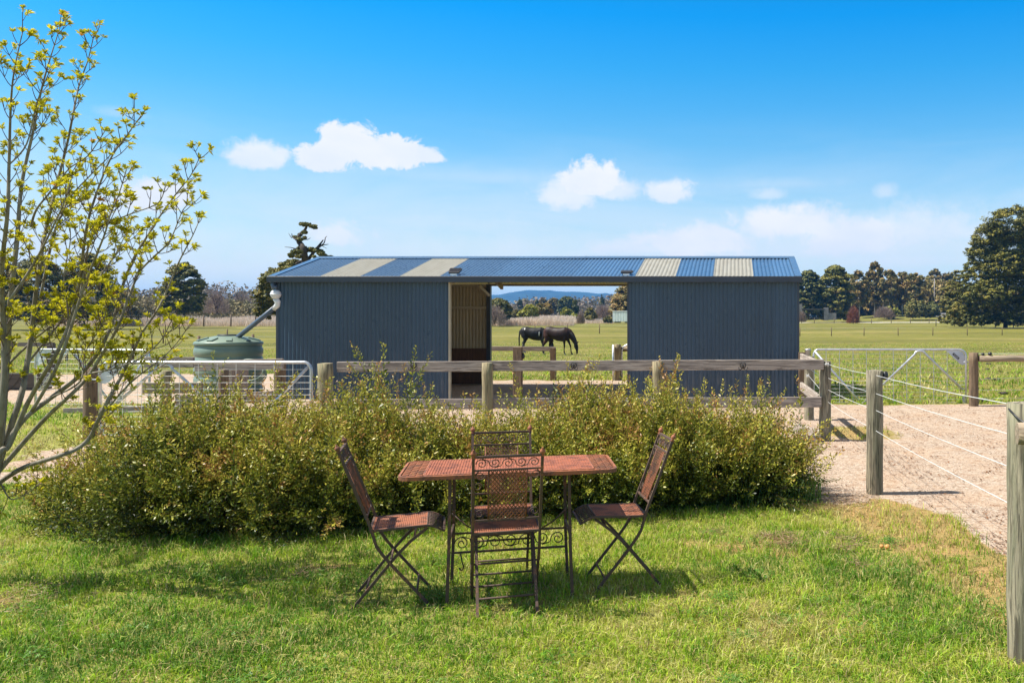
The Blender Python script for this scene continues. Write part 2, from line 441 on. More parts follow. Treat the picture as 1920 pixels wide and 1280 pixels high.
# ------------------------------------------------------------------ terrain
_ty = [0, 9, 14, 17.2, 21, 24, 35, 50, 75, 110, 150, 200, 300, 500, 1200, 6000]
_tz = [0, 0, .03, .08, .08, .03, -.18, -.37, -.42, -.40, .10, .55, .90, 1.2, 1.3, 1.3]
def terr(X, Y):
    X = np.asarray(X, float); Y = np.asarray(Y, float)
    z = np.interp(Y, _ty, _tz)
    z = z + 2.1 * np.exp(-(((X - 50) / 22) ** 2) - (((Y - 275) / 26) ** 2))
    far = np.clip((Y - 24) / 30, 0, 1)
    z = z + far * (.10 * (fbm(X / 7, Y / 9, 3) - .5) + .02 * (fbm(X / 1.3, Y / 1.3, 5) - .5))
    return z
def tz(x, y): return float(terr(np.array([x]), np.array([y]))[0])
def G(px, Y, dz=0.0):
    x = (px - CX) / F * Y
    return Vector((x, Y, tz(x, Y) + dz))

def edge_line(X):
    """distance at which the lawn on the right gives way to gravel"""
    return np.interp(X, [.2, .75, 1.25, 1.55, 1.75, 1.86, 1.95, 2.2, 3.0], [9.4, 8.1, 8.05, 7.7, 7.1, 6.2, 5.2, 3.2, 1.0])
def masks(X, Y):
    wob = (fbm(X * 1.1, Y * 1.1, 11) - .5) * 1.3 + (fbm(X * 4.5, Y * 4.5, 21, 3) - .5) * .45
    s = lambda v, w: np.clip(v / w + .5, 0, 1)
    right = s(Y + wob * .8 - edge_line(X), .35) * s(X - .2, .4)
    yard = s(Y - 9.6 + wob * .5, .5) * s(X + 8.3 + wob, .6)
    front = np.maximum(right, yard) * s(16.25 + wob * .35 - Y, .4)
    under = s(23 + wob - Y, .6) * s(X + 9.2, .5) * s(1.45 - X, .3) * s(Y - 15.5, .5)
    track = s(Y - 16.4 + wob * .5, .5) * s(26.5 + wob * 1.3 - Y, .8) * s(-8.5 - X, .5)
    path = s(.36 - np.abs(Y - 9.15 - (X + 7) * .12 + wob * .12), .14) * s(-5.6 - X, .6)
    front = front * (1 - .9 * np.clip(1.6 - 1.6 * np.hypot((X - 1.75) / .75, (Y - 12.6) / 1.1) + wob * .4, 0, 1))
    g = np.maximum.reduce([front, under, track, path])
    # scorched, thin turf beside the gravel and the worn patches on the lawn
    strip = np.interp(Y, [2, 3.5, 5, 6.5, 7.5, 8.5], [1.80, 1.62, 1.45, 1.15, .75, .45])
    dry = 1.25 * s(X + wob * .35 - strip, .45) * s(8.6 - Y, .6) * (.55 + .9 * (fbm(X * 3.3, Y * 3.3, 37, 3) - .2)) * (Y > 1)
    dry = np.maximum(dry, np.clip(1 - np.abs(Y + wob * .9 - edge_line(X) + .35) / .6, 0, 1) * s(X - .5, .5) * (Y > 2))
    dry = np.maximum(dry, .9 * np.clip(1 - np.hypot((X - 4.2) / 2.8, (Y - 15.6) / .8), 0, 1))
    dry = np.maximum(dry, 1.2 * np.clip(1 - np.hypot((X - 1.75) / .8, (Y - 12.4) / 1.4), 0, 1))
    dry = np.maximum(dry, s(fbm(X * 1.9, Y * 1.9, 31) - .70, .14) * .30)
    for (x, y, a, b) in [(.05, 6.35, .22, .12), (.28, 6.5, .18, .09), (-.35, 6.45, .16, .08), (-4.25, 5.1, .22, .10), (-2.63, 5.85, .14, .05), (-4.9, 4.9, .2, .1), (.34, 6.15, .12, .07), (-1.95, 7.05, .2, .1)]:
        dry = np.maximum(dry, 1.1 * np.clip(1.2 - np.hypot((X - x) / a, (Y - y) / b) * .8 + wob * .3, 0, 1))
    return np.clip(g, 0, 1), np.clip(dry, 0, 1)

def steps(a, b, d0, growth=1.0):
    out = [a]; d = d0
    while out[-1] < b:
        out.append(out[-1] + d); d *= growth
    return out
xs = [-q for q in steps(9.6, 4200, .09, 1.11)][::-1] + steps(-9.53, 5.4, .07)
xs = sorted(set(xs + steps(5.5, 4200, .09, 1.11)))
ys = sorted(set([-q for q in steps(-1.6, 60, .4, 1.3)] + steps(1.8, 17.5, .07) + steps(17.6, 4600, .12, 1.035)))
gx, gy = np.meshgrid(np.array(xs), np.array(ys))
gz = terr(gx, gy)
gm, dm = masks(gx, gy)
nearv = np.exp(-gy / 14)
gz = gz + gm * .012 * (fbm(gx * 3, gy * 3, 41) - .5) + (gy < 24) * .010 * (fbm(gx * 6, gy * 6, 43) - .5)
nx, ny = len(xs), len(ys)
me = bpy.data.meshes.new('ground')
V = np.stack([gx, gy, gz], -1).reshape(-1, 3).astype(np.float32)
ii, jj = np.meshgrid(np.arange(nx - 1), np.arange(ny - 1)); b0 = (jj * nx + ii).ravel()
Fq = np.stack([b0, b0 + 1, b0 + nx + 1, b0 + nx], -1).astype(np.int32)
me.vertices.add(len(V)); me.vertices.foreach_set('co', V.ravel())
me.loops.add(Fq.size); me.loops.foreach_set('vertex_index', Fq.ravel())
me.polygons.add(len(Fq)); me.polygons.foreach_set('loop_start', np.arange(0, Fq.size, 4, dtype=np.int32)); me.polygons.foreach_set('loop_total', np.full(len(Fq), 4, np.int32))
for nm, arr in (('gravel', gm), ('dry', dm)):
    a = me.attributes.new(nm, 'FLOAT', 'POINT'); a.data.foreach_set('value', arr.astype(np.float32).ravel())
me.update(calc_edges=True); me.polygons.foreach_set('use_smooth', np.ones(len(Fq), bool))
ground = bpy.data.objects.new('ground', me); C.objects.link(ground)
meta(ground, 'ground of mown lawn, pinkish gravel yard and green paddock', kind='structure')

def mat_ground():
    m, T, p, o = newmat('ground')
    g = geopos(T)
    ga = T.node('ShaderNodeAttribute'); ga.attribute_name = 'gravel'
    da = T.node('ShaderNodeAttribute'); da.attribute_name = 'dry'
    sp = T.node('ShaderNodeSeparateXYZ'); T.put(sp.inputs[0], g); Yc = sp.outputs[1]
    fine = T.noise(g, 55, 4, .7); mid = T.noise(g, 7, 5, .65); big = T.noise(g, .35, 5, .6); vbig = T.noise(T.mapping(g, (.5, 1.4, 1)), .045, 4, .6)
    # lawn soil / thatch
    lawn = T.mix(T.smooth(fine, .35, .65), (.13, .14, .025), (.32, .31, .075))
    lawn = T.mix(T.smooth(mid, .52, .75, 0, .5), lawn, (.20, .17, .085))
    # paddock: short grazed grass, olive with straw
    pad = T.mix(T.smooth(T.noise(g, 3.2, 6, .7), .35, .66), (.105, .115, .014), (.185, .17, .028))
    pad = T.mix(T.smooth(T.noise(T.mapping(g, (1, 2.2, 1)), .55, 5, .65), .45, .72, 0, .6), pad, (.26, .215, .06))
    pad = T.mix(T.smooth(vbig, .48, .66, 0, .65), pad, (.26, .22, .065))
    pad = T.mix(T.smooth(T.noise(T.mapping(g, (.4, 1.6, 1), (5, 2, 0)), .06, 3, .5), .48, .60, 0, .45), pad, (.085, .085, .020))
    pad = T.mix(T.smooth(T.noise(g, 1.3, 5, .7), .62, .74, 0, .75), pad, (.075, .085, .022))
    pad = T.mix(T.smooth(T.noise(T.mapping(g, (.7, 1.5, 1), (8, 1, 0)), .30, 6, .72), .50, .62, 0, .45), pad, (.095, .105, .018))
    pad = T.mix(T.smooth(T.noise(T.mapping(g, (.8, 1.3, 1), (1, 7, 0)), .9, 6, .75), .56, .66, 0, .5), pad, (.34, .28, .10))
    isfar = T.smooth(Yc, 15.5, 17.5)
    grass = T.mix(isfar, lawn, pad)
    # scorched turf
    dryc = T.mix(T.smooth(T.noise(g, 24, 5, .7), .35, .65), (.42, .26, .10), (.22, .155, .06))
    grass = T.mix(T.m('MULTIPLY', da.outputs['Fac'], T.smooth(mid, .25, .5, .5, 1.0), clamp=True), grass, dryc)
    # gravel: pale pinkish crushed granite with leaf litter
    vo = T.node('ShaderNodeTexVoronoi'); T.put(vo.inputs['Vector'], g); vo.inputs['Scale'].default_value = 70
    spk = T.node('ShaderNodeSeparateColor'); T.put(spk.inputs[0], vo.outputs['Color'])
    gr = T.mix(spk.outputs[0], (.27, .20, .14), (.57, .46, .355))
    gr = T.mix(T.smooth(T.noise(g, 1.6, 5, .65), .42, .68, 0, .55), gr, (.46, .32, .21))
    lit = T.noise(T.mapping(g, (1, 1.8, 1)), 9, 8, .78, .5)
    gr = T.mix(T.smooth(lit, .50, .60, 0, .75), gr, (.24, .13, .07))
    gr = T.mix(T.smooth(T.noise(T.mapping(g, (1, 1, 1), (3, 9, 0)), 26, 5, .75), .58, .65, 0, .9), gr, (.07, .045, .03))
    gf = T.m('ADD', ga.outputs['Fac'], T.m('MULTIPLY', T.m('SUBTRACT', mid, .5), 1.1))
    gf = T.m('ADD', gf, T.m('MULTIPLY', T.m('SUBTRACT', fine, .5), .5))
    gf = T.m('MULTIPLY', T.smooth(gf, .40, .58), T.m('GREATER_THAN', ga.outputs['Fac'], .02))
    c = T.mix(gf, grass, gr)
    T.put(p.inputs['Base Color'], c); p.inputs['Roughness'].default_value = .95; p.inputs['Specular IOR Level'].default_value = .15
    bump(T, p, T.m('ADD', T.m('MULTIPLY', fine, .4), T.m('ADD', T.m('MULTIPLY', lit, .5), T.m('MULTIPLY', vo.outputs['Distance'], .4))), .75, .02)
    return m
me.materials.append(mat_ground())

# ------------------------------------------------------------------ grass blades
PAL = np.array([(.11, .23, .018), (.21, .38, .022), (.35, .48, .028), (.50, .53, .07), (.60, .54, .22), (.46, .31, .14)])
def blades(name, n, y0, y1, hmin, hmax, wid, label, dens_pow, seed, xpad=.35, dead_gain=0.0, nomask=False, filt=None, segs=1):
    g = np.random.default_rng(seed)
    # denser near the eye: sample distance with a power law
    u = g.random(n); Y = y0 * (y1 / y0) ** (u ** dens_pow)
    xl = -CX / F * Y - xpad; xr = (1920 - CX) / F * Y + xpad
    X = xl + (xr - xl) * g.random(n)
    gmk, dmk = masks(X, Y)
    keep = (gmk < .30 + .25 * g.random(n) * (g.random(n) < .25)) & (g.random(n) > dmk * .22)
    if filt is not None: keep &= filt(X, Y)
    X, Y, dmk = X[keep], Y[keep], dmk[keep]; n = len(X)
    # a third of the blades gather in tufts
    nc = max(10, n // 26); ci = g.integers(0, n, nc); tf = np.flatnonzero(g.random(n) < .36); which = ci[g.integers(0, nc, len(tf))]
    spread = .010 + .0022 * Y[which]
    X[tf] = X[which] + g.normal(size=len(tf)) * spread; Y[tf] = Y[which] + g.normal(size=len(tf)) * spread
    tufty = np.zeros(n); tufty[tf] = 1
    clump = fbm(X * 3.1, Y * 3.1, 51, 3); patch = fbm(X * .7, Y * .7, 53, 3)
    hgt = (hmin + (hmax - hmin) * g.random(n) ** 1.8) * (.35 + 1.25 * clump) * (1 - .45 * dmk) * (1 + .35 * tufty)
    a = g.random(n) * 2 * PI
    side = np.stack([np.cos(a), np.sin(a), np.zeros(n)], -1)
    la = g.random(n) * 2 * PI; lean = .25 + 1.35 * g.random(n)
    ld = np.stack([np.cos(la), np.sin(la), np.zeros(n)], -1)
    w = wid * (.6 + .8 * g.random(n))[:, None]
    base = np.stack([X, Y, terr(X, Y) - .004], -1)
    up = np.array([0, 0, 1.0])
    mid = base + up * (hgt * .62)[:, None] + ld * (hgt * lean * .25)[:, None]
    tip = base + up * (hgt * (1 - .22 * lean))[:, None] + ld * (hgt * lean * .85)[:, None]
    q = np.stack([base - side * w, base + side * w, mid + side * w * .75, mid - side * w * .75], 1)
    t = np.stack([mid - side * w * .75, mid + side * w * .75, tip, tip - side * w * .1], 1)
    k = np.clip(.40 + (patch - .5) * 1.3 + (fbm(X * 7, Y * 7, 57, 2) - .5) * .9 + g.normal(size=n) * .15, 0, .80)
    pale = g.random(n) < .10; k = np.where(pale, g.uniform(.66, .82, n), k)  # scattered pale blades put the lawn's specular highlights into the colour
    dead = g.random(n) < (.075 + dead_gain + 1.0 * dmk + np.clip(patch - .6, 0, 1) * .9)
    k = np.where(dead, .82 + .18 * g.random(n), k) * 5
    i0 = np.clip(np.floor(k).astype(int), 0, 4); f = (k - i0)[:, None]
    col = PAL[i0] * (1 - f) + PAL[i0 + 1] * f
    col = col * (.62 + .80 * g.random(n) ** 1.3)[:, None]
    o = npmesh(name, np.concatenate([q, t]).reshape(-1, 3), 4, M['grass'], col=np.concatenate([col, col]))
    return meta(o, label, kind='stuff')
blades('lawn_grass', 560000, 2.3, 9.6, .020, .070, .0026, 'mown green lawn grass in front of the shrubs', .95, 101, xpad=2.2)
blades('side_grass', 80000, 9.0, 16.8, .04, .09, .006, 'patchy green grass beside the yard', .8, 102, xpad=3.5, filt=lambda X, Y: (X < -7) | (X > .3))
blades('paddock_grass', 135000, 16.2, 75, .04, .11, .011, 'short grazed grass of the paddock', 1.0, 103, xpad=3.5, dead_gain=.12,
       filt=lambda X, Y: ~((X > -9.2) & (X < 1.4) & (Y < 22.5)))

def litter(name, n, label, seed, c0, c1, smin, smax, flat=.25):
    g = np.random.default_rng(seed); Y = 6.0 * (16.6 / 6.0) ** g.random(n); X = -8 + 14 * g.random(n)
    gmk, dmk = masks(X, Y); cl = fbm(X * 2.2, Y * 2.2, seed, 4)
    k = (gmk > .35) & (g.random(n) < np.clip((cl - .40) * 4, .03, 1)) & (X < (1920 - CX) / F * Y + .5); X, Y = X[k], Y[k]; n = len(X)
    p = np.stack([X, Y, terr(X, Y) + .012], -1); nr_ = unit(g.normal(size=(n, 3)) * flat + np.array([0, 0, 1.0])); x = unit(np.cross(nr_, g.normal(size=(n, 3)))); y = np.cross(nr_, x)
    s_ = (smin + (smax - smin) * g.random(n) ** 2)[:, None]; e = g.uniform(.2, .6, n)[:, None]
    q = np.stack([p - x * s_, p - y * s_ * e, p + x * s_, p + y * s_ * e], 1).reshape(-1, 3)
    f = g.random(n)[:, None]; col = np.array(c0) * (1 - f) + np.array(c1) * f
    meta(npmesh(name, q, 4, M['grass'], col=col), label, kind='stuff')
litter('leaf_litter', 90000, 'brown leaf litter scattered over the gravel', 71, (.10, .055, .03), (.34, .17, .08), .006, .022)
litter('gravel', 90000, 'loose pale gravel chips on the yard', 72, (.40, .30, .22), (.70, .58, .48), .004, .012, .6)

# ------------------------------------------------------------------ shed
YF, YR, YB = 17.24, 19.15, 21.05
ZE, ZR, ZG = 2.40, 2.885, .08
XL, XR_, XA, XB = -8.68, 1.225, -5.42, -1.99
PITCH = .0762
shed = thing('stable_shed', (-3.7, 19.1, ZG), 'long dark blue corrugated steel stable with an open bay in its middle', 'stable')
def corr(a, b, along, nrm_, amp=.0105, per=10, pitch=PITCH):
    """corrugated sheet: a->b across the ribs, ribs run along vector `along`, waves stand along nrm_"""
    mb = MB(); a, b, along, nv_ = Vector(a), Vector(b), Vector(along), Vector(nrm_).normalized()
    L = (b - a).length; n = max(2, int(round(L / pitch * per)))
    d = (b - a) / n; vs = []
    for i in range(n + 1):
        ph = 2 * PI * (i * L / n) / pitch
        w = 2 * abs(math.cos(ph / 2)) ** .9 - 1
        p = a + d * i + nv_ * (amp * w)
        vs += [p, p + along]
    mb.add(vs, [(2 * i, 2 * i + 2, 2 * i + 3, 2 * i + 1) for i in range(n)], True)
    return mb
def sheet(name, a, b, along, n, mat, parent=None, **k):
    mb = corr(a, b, along, n, **k)
    me = bpy.data.meshes.new(name); me.from_pydata(mb.v, [], mb.f); me.update(); me.polygons.foreach_set('use_smooth', mb.sm)
    # faces must point along n so that the outer colour is outside
    avg = sum((p.normal for p in me.polygons), Vector())
    if avg.dot(Vector(n)) < 0: me.flip_normals()
    me.materials.append(mat)
    o = bpy.data.objects.new(name, me); C.objects.link(o); o.parent = parent or shed
    o.matrix_parent_inverse = Matrix.Translation(-(parent or shed).location) if (parent or shed).parent is None else Matrix()
    return o
def sp_(mb, name, mat, parent=None, bevel=0.0):
    o = mb.build(name, mat, parent or shed, bevel); o.matrix_parent_inverse = Matrix.Translation(-shed.location) if parent is None else Matrix(); return o
wt = ZE - .03
sheet('wall', (XL, YF, ZG), (XA, YF, ZG), (0, 0, wt - ZG), (0, -1, 0), M['wall'])
sheet('wall', (XB, YF, ZG), (XR_, YF, ZG), (0, 0, wt - ZG), (0, -1, 0), M['wall'])
sheet('wall', (XL, YB, ZG), (-5.70, YB, ZG), (0, 0, wt - ZG), (0, 1, 0), M['wall'])
sheet('wall', (XB - .02, YB, ZG), (XR_, YB, ZG), (0, 0, wt - ZG), (0, 1, 0), M['wall'])
sheet('wall', (XL, YF + .02, ZG), (XL, YB - .02, ZG), (0, 0, wt - ZG - .02), (-1, 0, 0), M['wall'])
sheet('wall', (XR_, YF + .02, ZG), (XR_, YB - .02, ZG), (0, 0, wt - ZG - .02), (1, 0, 0), M['wall'])
sheet('wall', (XB + .03, YF + .06, ZG), (XB + .03, YB - .06, ZG), (0, 0, wt - ZG - .05), (-1, 0, 0), M['wall_in'])
for x in (XL + .012, XR_ - .012):                      # gable infill
    mb = MB(); mb.prism([(x - .004, YF + .03, wt - .03), (x - .004, YB - .03, wt - .03), (x - .004, YR, ZR - .05)], (.008, 0, 0)); sp_(mb, 'gable_panel', M['fascia'])
# corner flashings
for x in (XL, XR_):
    mb = MB(); mb.box(x - .02, x + .02, YF - .016, YF + .05, ZG, ZE - .02); sp_(mb, 'corner_flashing', M['fascia'])
mb = MB(); mb.box(XA - .002, XA + .035, YF - .02, YF + .05, ZG, ZE - .04); sp_(mb, 'door_jamb', M['beige'])
mb = MB(); mb.box(XB - .035, XB + .002, YF - .02, YF + .05, ZG, ZE - .04); sp_(mb, 'door_jamb', M['fascia'])
mb = MB(); mb.box(-5.72, -5.63, YB - .10, YB + .03, ZG, ZE + .01); sp_(mb, 'column', M['fascia'])
mb = MB(); mb.box(XB - .04, XB + .03, YB - .10, YB + .03, ZG, ZE - .04); sp_(mb, 'column', M['fascia'])
# kickboards, girts, plates, beams
mb = MB(); mb.box(XL + .03, -5.73, YB - .05, YB - .025, ZG + .02, ZG + .84); sp_(mb, 'kickboard', M['kick'])
mb = MB(); mb.box(XL + .03, XL + .055, YF + .05, YB - .06, ZG + .02, ZG + .84); sp_(mb, 'kickboard', M['kick'])
mb = MB(); mb.box(XL + .03, -5.73, YB - .085, YB - .02, 1.83, 1.895); sp_(mb, 'girt', M['beige'])
mb = MB(); mb.box(XL + .03, -5.73, YB - .085, YB - .02, 2.345, 2.405); sp_(mb, 'wall_plate', M['beige'])
mb = MB(); mb.box(-5.63, XB - .05, YB - .07, YB - .01, 2.362, 2.408); sp_(mb, 'beam', M['beige_dull'])
mb = MB(); mb.box(XA + .04, XB - .04, YF + .0, YF + .06, 2.30, 2.37); sp_(mb, 'beam', M['beige_dull'])
for x in (XA + .06, XB - .08):
    mb = MB(); mb.bar((x, YF + .07, 2.33), (x, YR, ZR - .10), .06, .10); mb.bar((x, YR, ZR - .10), (x, YB - .08, 2.33), .06, .10); sp_(mb, 'rafter', M['beige_dull'])
mb = MB(); mb.bar((-5.66, YB - .1, 2.14), (-5.80, YB - .45, 2.36), .05, .06); sp_(mb, 'knee_brace', M['beige'])
# roof
RX0, RX1 = -8.78, 1.265
sk = [(-7.81, -7.055), (-6.31, -5.555), (-1.86, -1.10), (-.385, .372)]
Y0, Y1 = 17.13, YR - .015
along = Vector((0, Y1 - Y0, ZR - ZE)); nr = Vector((0, -(ZR - ZE), Y1 - Y0)).normalized()
cuts = [RX0] + [q for s in sk for q in s] + [RX1]
for i in range(len(cuts) - 1):
    a, b = cuts[i], cuts[i + 1]; issk = i % 2 == 1
    off = nr * (.006 if issk else 0)
    # keep the ribs in phase across sheets
    ph = (a - RX0) % PITCH
    o = sheet('skylight_sheet' if issk else 'roof_sheet', Vector((a - ph * 0, Y0, ZE)) + off, Vector((b, Y0, ZE)) + off, along, nr, M['skylight'] if issk else M['roof'], **({'amp': .0075} if issk else {}))
    if issk: o['label'] = 'pale cream translucent roof sheet'
alb = Vector((0, (YB + .11) - Y1, ZE - ZR)); nrb = Vector((0, (ZR - ZE), (YB + .11) - Y1)).normalized()
sheet('roof_sheet', (RX0, YR + .015, ZR), (RX1, YR + .015, ZR), alb - Vector((0, .03, 0)), nrb, M['roof'])
mb = MB()
for x0, x1, z in ((RX0 - .01, -3.1, 0), (-3.15, RX1 + .01, .004)):
    mb.prism([(x0, YR - .15, ZR - .013 + z), (x0, YR, ZR + .038 + z), (x0, YR + .15, ZR - .013 + z), (x0, YR + .14, ZR - .020 + z), (x0, YR, ZR + .030 + z), (x0, YR - .14, ZR - .020 + z)], (x1 - x0, 0, 0))
sp_(mb, 'ridge_cap', M['roof'])
for x, s in ((RX0, -1), (RX1, 1)):
    mb = MB()
    for (ya, yb_, za, zb) in ((Y0 - .01, YR, ZE, ZR + .012), (YR, YB + .11, ZR + .012, ZE)):
        mb.prism([(x - s * .11, ya, za + .014), (x + s * .018, ya, za + .014), (x + s * .018, ya, za - .10), (x + s * .010, ya, za - .10), (x + s * .010, ya, za + .008), (x - s * .11, ya, za + .008)], (0, yb_ - ya, zb - za))
    sp_(mb, 'barge_flashing', M['roof'])
gut = [(0, 0), (0, .10), (-.012, .108), (-.016, .10), (-.10, .0 + .0), (-.10, .0)]
def gutter(y, s):
    mb = MB(); z = ZE - .105; x0, x1 = RX0 - .02, RX1 + .02
    prof = [(0, 0), (0, .085), (.004, .085), (.004, .006), (.104, .006), (.104, .102), (.112, .110), (.116, .104), (.108, .095), (.108, 0)]
    mb.prism([(x0, y - s * (p[0] - .11), z + p[1]) for p in prof][::1], (x1 - x0, 0, 0))
    mb.box(x0 - .003, x0 + .004, y - .002, y + .112, z - .002, z + .10); mb.box(x1 - .004, x1 + .003, y - .002, y + .112, z - .002, z + .10)
    return mb
sp_(gutter(17.08, 1), 'gutter', M['fascia'])
# solar lights on the roof by the gutter
for k, (px, py, lab, lid) in enumerate(((853, 512, 'small tilted solar light on the roof beside a cream sheet above the doorway', .04), (1175, 513, 'small flat solar light near the gutter over the bay, nearer the horses side', .0))):
    yy = 17.30; b = P(px, py + 6, yy)
    t = thing('solar_light', (b.x, yy, ZE + .06), lab, 'solar light', 'solar lights on the stable roof')
    mb = MB(); mb.prism([(-.10, -.07, 0), (.10, -.07, 0), (.12, .07, .04 + lid), (-.12, .07, .04 + lid)], (0, -.01, .03)); mb.build('housing', M['black'], t, .004)
    mb = MB(); mb.prism([(-.085, -.066, .034), (.085, -.066, .034), (.10, .050, .072 + lid), (-.10, .050, .072 + lid)], (0, -.002, .004)); mb.build('solar_panel', M['glass_dark'], t)
    mb = MB(); mb.box(-.06, .06, -.09, -.05, -.035, .0); mb.build('bracket', M['pvc'], t)

# rainwater pipe with diverter ball
dp = thing('downpipe', (-8.80, 17.22, 1.2), 'rainwater pipe with white diverter ball sloping from gutter to green tank', 'downpipe')
def rel(o, *pts): return [Vector(p) - o.location for p in pts]
a, b, c, d = Vector((-8.72, 17.16, 2.30)), P(523, 545, 17.2), P(517, 552, 17.18), P(520, 572, 17.22)
mb = MB(); mb.tube(rel(dp, a, a + Vector((0, 0, -.10)), P(520, 538, 17.17)), .045, 12); mb.build('pipe_drop', M['pipe_blue'], dp)
mb = MB(); mb.lathe([(.01, -.095), (.06, -.075), (.09, -.03), (.096, .0), (.09, .04), (.06, .078), (.01, .095)], c - dp.location, 20); mb.lathe([(.099, -.008), (.099, .01)], c - dp.location, 20); mb.build('diverter_ball', M['pvc'], dp)
mb = MB(); mb.tube(rel(dp, c + Vector((0, 0, -.08)), d + Vector((0.01, 0, .06)), d, d + Vector((-.07, .04, -.07))), .052, 14); mb.build('elbow', M['pvc'], dp)
tp = P(443, 634, 17.9)
mb = MB(); mb.tube(rel(dp, d + Vector((-.03, .01, -.03)), tp), .045, 14); mb.build('pipe_run', M['pipe_blue'], dp)

# water tank
tk = thing('water_tank', (P(429, 700, 18.0).x, 18.0, tz(-10, 18)), 'round grey-green plastic rainwater tank behind the left gate', 'water tank')
prof = [(.60, 0), (.66, .02)]
for i in range(5):
    z = .06 + i * .19
    prof += [(.672, z), (.686, z + .02), (.686, z + .115), (.672, z + .135), (.662, z + .16)]
prof += [(.665, 1.0), (.66, 1.02)]
mb = MB(); mb.lathe(prof, (0, 0, 0), 56); mb.build('tank_body', M['tank'], tk)
mb = MB(); mb.lathe([(.67, 1.02), (.69, 1.03), (.69, 1.075), (.66, 1.095), (.40, 1.165), (.38, 1.18), (.25, 1.205), (.24, 1.20)], (0, 0, 0), 56)
for i in range(10):
    a = 2 * PI * i / 10 + .2; u = Vector((math.cos(a), math.sin(a), 0))
    mb.bar(u * .42 + Vector((0, 0, 1.167)), u * .64 + Vector((0, 0, 1.112)), .11, .028)
mb.build('tank_lid', M['tank'], tk)
mb = MB(); mb.lathe([(.22, 1.195), (.23, 1.225), (.20, 1.235), (.05, 1.235)], (0, 0, 0), 30); mb.build('strainer', M['black'], tk)
tk.scale = (.89, .89, .985)
hs = thing('hose_coil', (P(470, 700, 17.2).x, 17.2, .55), 'coiled green hose hanging against the rail before the tank', 'hose')
mb = MB()
for k in range(4):
    mb.tube([Vector((.30 * math.cos(2 * PI * i / 28) * (1 - .03 * k), -.02 * k, .20 * math.sin(2 * PI * i / 28) + .03 * k)) for i in range(29)], .012, 6)
mb.tube([Vector((-.3, 0, -.1)), Vector((-.1, -.1, -.42)), Vector((.35, -.2, -.50)), Vector((.9, -.3, -.46))], .012, 6)
mb.build('hose_loops', M['tank'], hs)

# ------------------------------------------------------------------ fences, posts, gates
def fpart(mb, name, mat, t, bevel=0.0):
    o = mb.build(name, mat, t, bevel); o.matrix_parent_inverse = Matrix.Translation(-t.location); return o
def post(mb, x, y, z0, z1, r, lean=0.0, n=20):
    random.seed(int((x * 31 + y * 17) * 100))
    pts = []; k = 7
    for i in range(k + 1):
        f = i / k; pts.append((x + lean * f + random.uniform(-.003, .003), y + random.uniform(-.003, .003), z0 - .05 + (z1 - z0 + .05) * f))
    rs = [r * random.uniform(.97, 1.03) for _ in pts]
    mb.tube(pts, rs, n, cap=False)
    # slightly domed, weathered top
    b = len(mb.v) - n
    c = len(mb.v); mb.v.append((x + lean, y, z1 + .008))
    for j in range(n): mb.f.append((b + j, b + (j + 1) % n, c)); mb.sm.append(False)

FY = 11.7
ff = thing('rail_fence', (-2.0, FY, 0), 'grey two-rail timber fence with round posts behind the shrubs', 'fence')
for px, top, r, y, m_ in ((610, 681, .094, FY - .05, 'post'), (914, 680, .068, FY - .03, 'post'), (1233, 677.5, .067, FY - .03, 'post'), (1547, 677, .078, FY + .11, 'post_green')):
    mb = MB(); x = (px - CX) / F * y; post(mb, x, y, 0, P(px, top, y).z, r); fpart(mb, 'post', M[m_], ff)
for zt, zb, y in ((1.048, .915, FY), (.565, .43, FY)):
    xa = -5.13; xm = (914 - CX) / F * FY; xm2 = (1233 - CX) / F * FY; xe = (1545 - CX) / F * FY
    if zt < .8: xe -= .03
    for a_, b_, dz in ((xa, xm - .006, 0), (xm + .004, xm2, .012), (xm2 + .004, xe, .022)):
        mb = MB(); mb.bar((a_, y + .03, (zt + zb) / 2 + dz), (b_, y + .03, (zt + zb) / 2 + dz + .008), .045, zt - zb); fpart(mb, 'rail', M['rail'], ff, .006)
mb = MB(); mb.bar((.80, FY - .02, .055), (1.12, FY - .02, .055), .05, .11); fpart(mb, 'bottom_board', M['rail'], ff, .005)
mb = MB(); mb.bar((1.17, FY + .22, .07), (.85, FY + 1.1, .07), .05, .12); fpart(mb, 'bottom_board', M['rail_y'], ff, .005)
# return towards the shed
rb = 14.1; xr = 1.18
mb = MB(); post(mb, xr - .01, rb, 0, 1.02, .075); fpart(mb, 'post', M['post_green'], ff)
for zt, zb in ((1.05, .93), (.60, .47)):
    mb = MB(); mb.bar((xr - .06, FY + .2, (zt + zb) / 2), (xr - .12, rb + .15, (zt + zb) / 2 + .01), .045, zt - zb); fpart(mb, 'rail', M['rail_y'], ff, .006)

def hook(px, k, lab):
    c = P(px, 687, FY); t = thing('bridle_hook', (c.x, FY + .002, c.z + .01), lab, 'bridle hook', 'bridle hooks along the top rail')
    mb = MB()
    mb.tube([Vector((.036 * math.sin(a), -.014, .028 * math.cos(a) * 1.25 + .008)) for a in np.linspace(R(25), R(335), 22)], .0065, 6)
    mb.tube([Vector((0, -.012, .03)), Vector((-.012, -.022, .012)), Vector((.006, -.024, -.004)), Vector((-.004, -.016, -.026))], [.006, .013, .015, .005], 6)
    mb.build('horseshoe', M['iron'], t)
    for s in (-1, 1):
        mb = MB(); mb.tube([Vector((s * .008, -.014, -.028)), Vector((s * .022, -.025, -.042)), Vector((s * .034, -.05, -.052)), Vector((s * .050, -.055, -.045)), Vector((s * .056, -.05, -.022))], .006, 6)
        mb.lathe([(.002, -.006), (.008, 0), (.002, .007)], (s * .056, -.05, -.018), 8); mb.build('prong', M['iron'], t)
hook(776, 0, 'black iron horseshoe hook on the rail before the left stall wall')
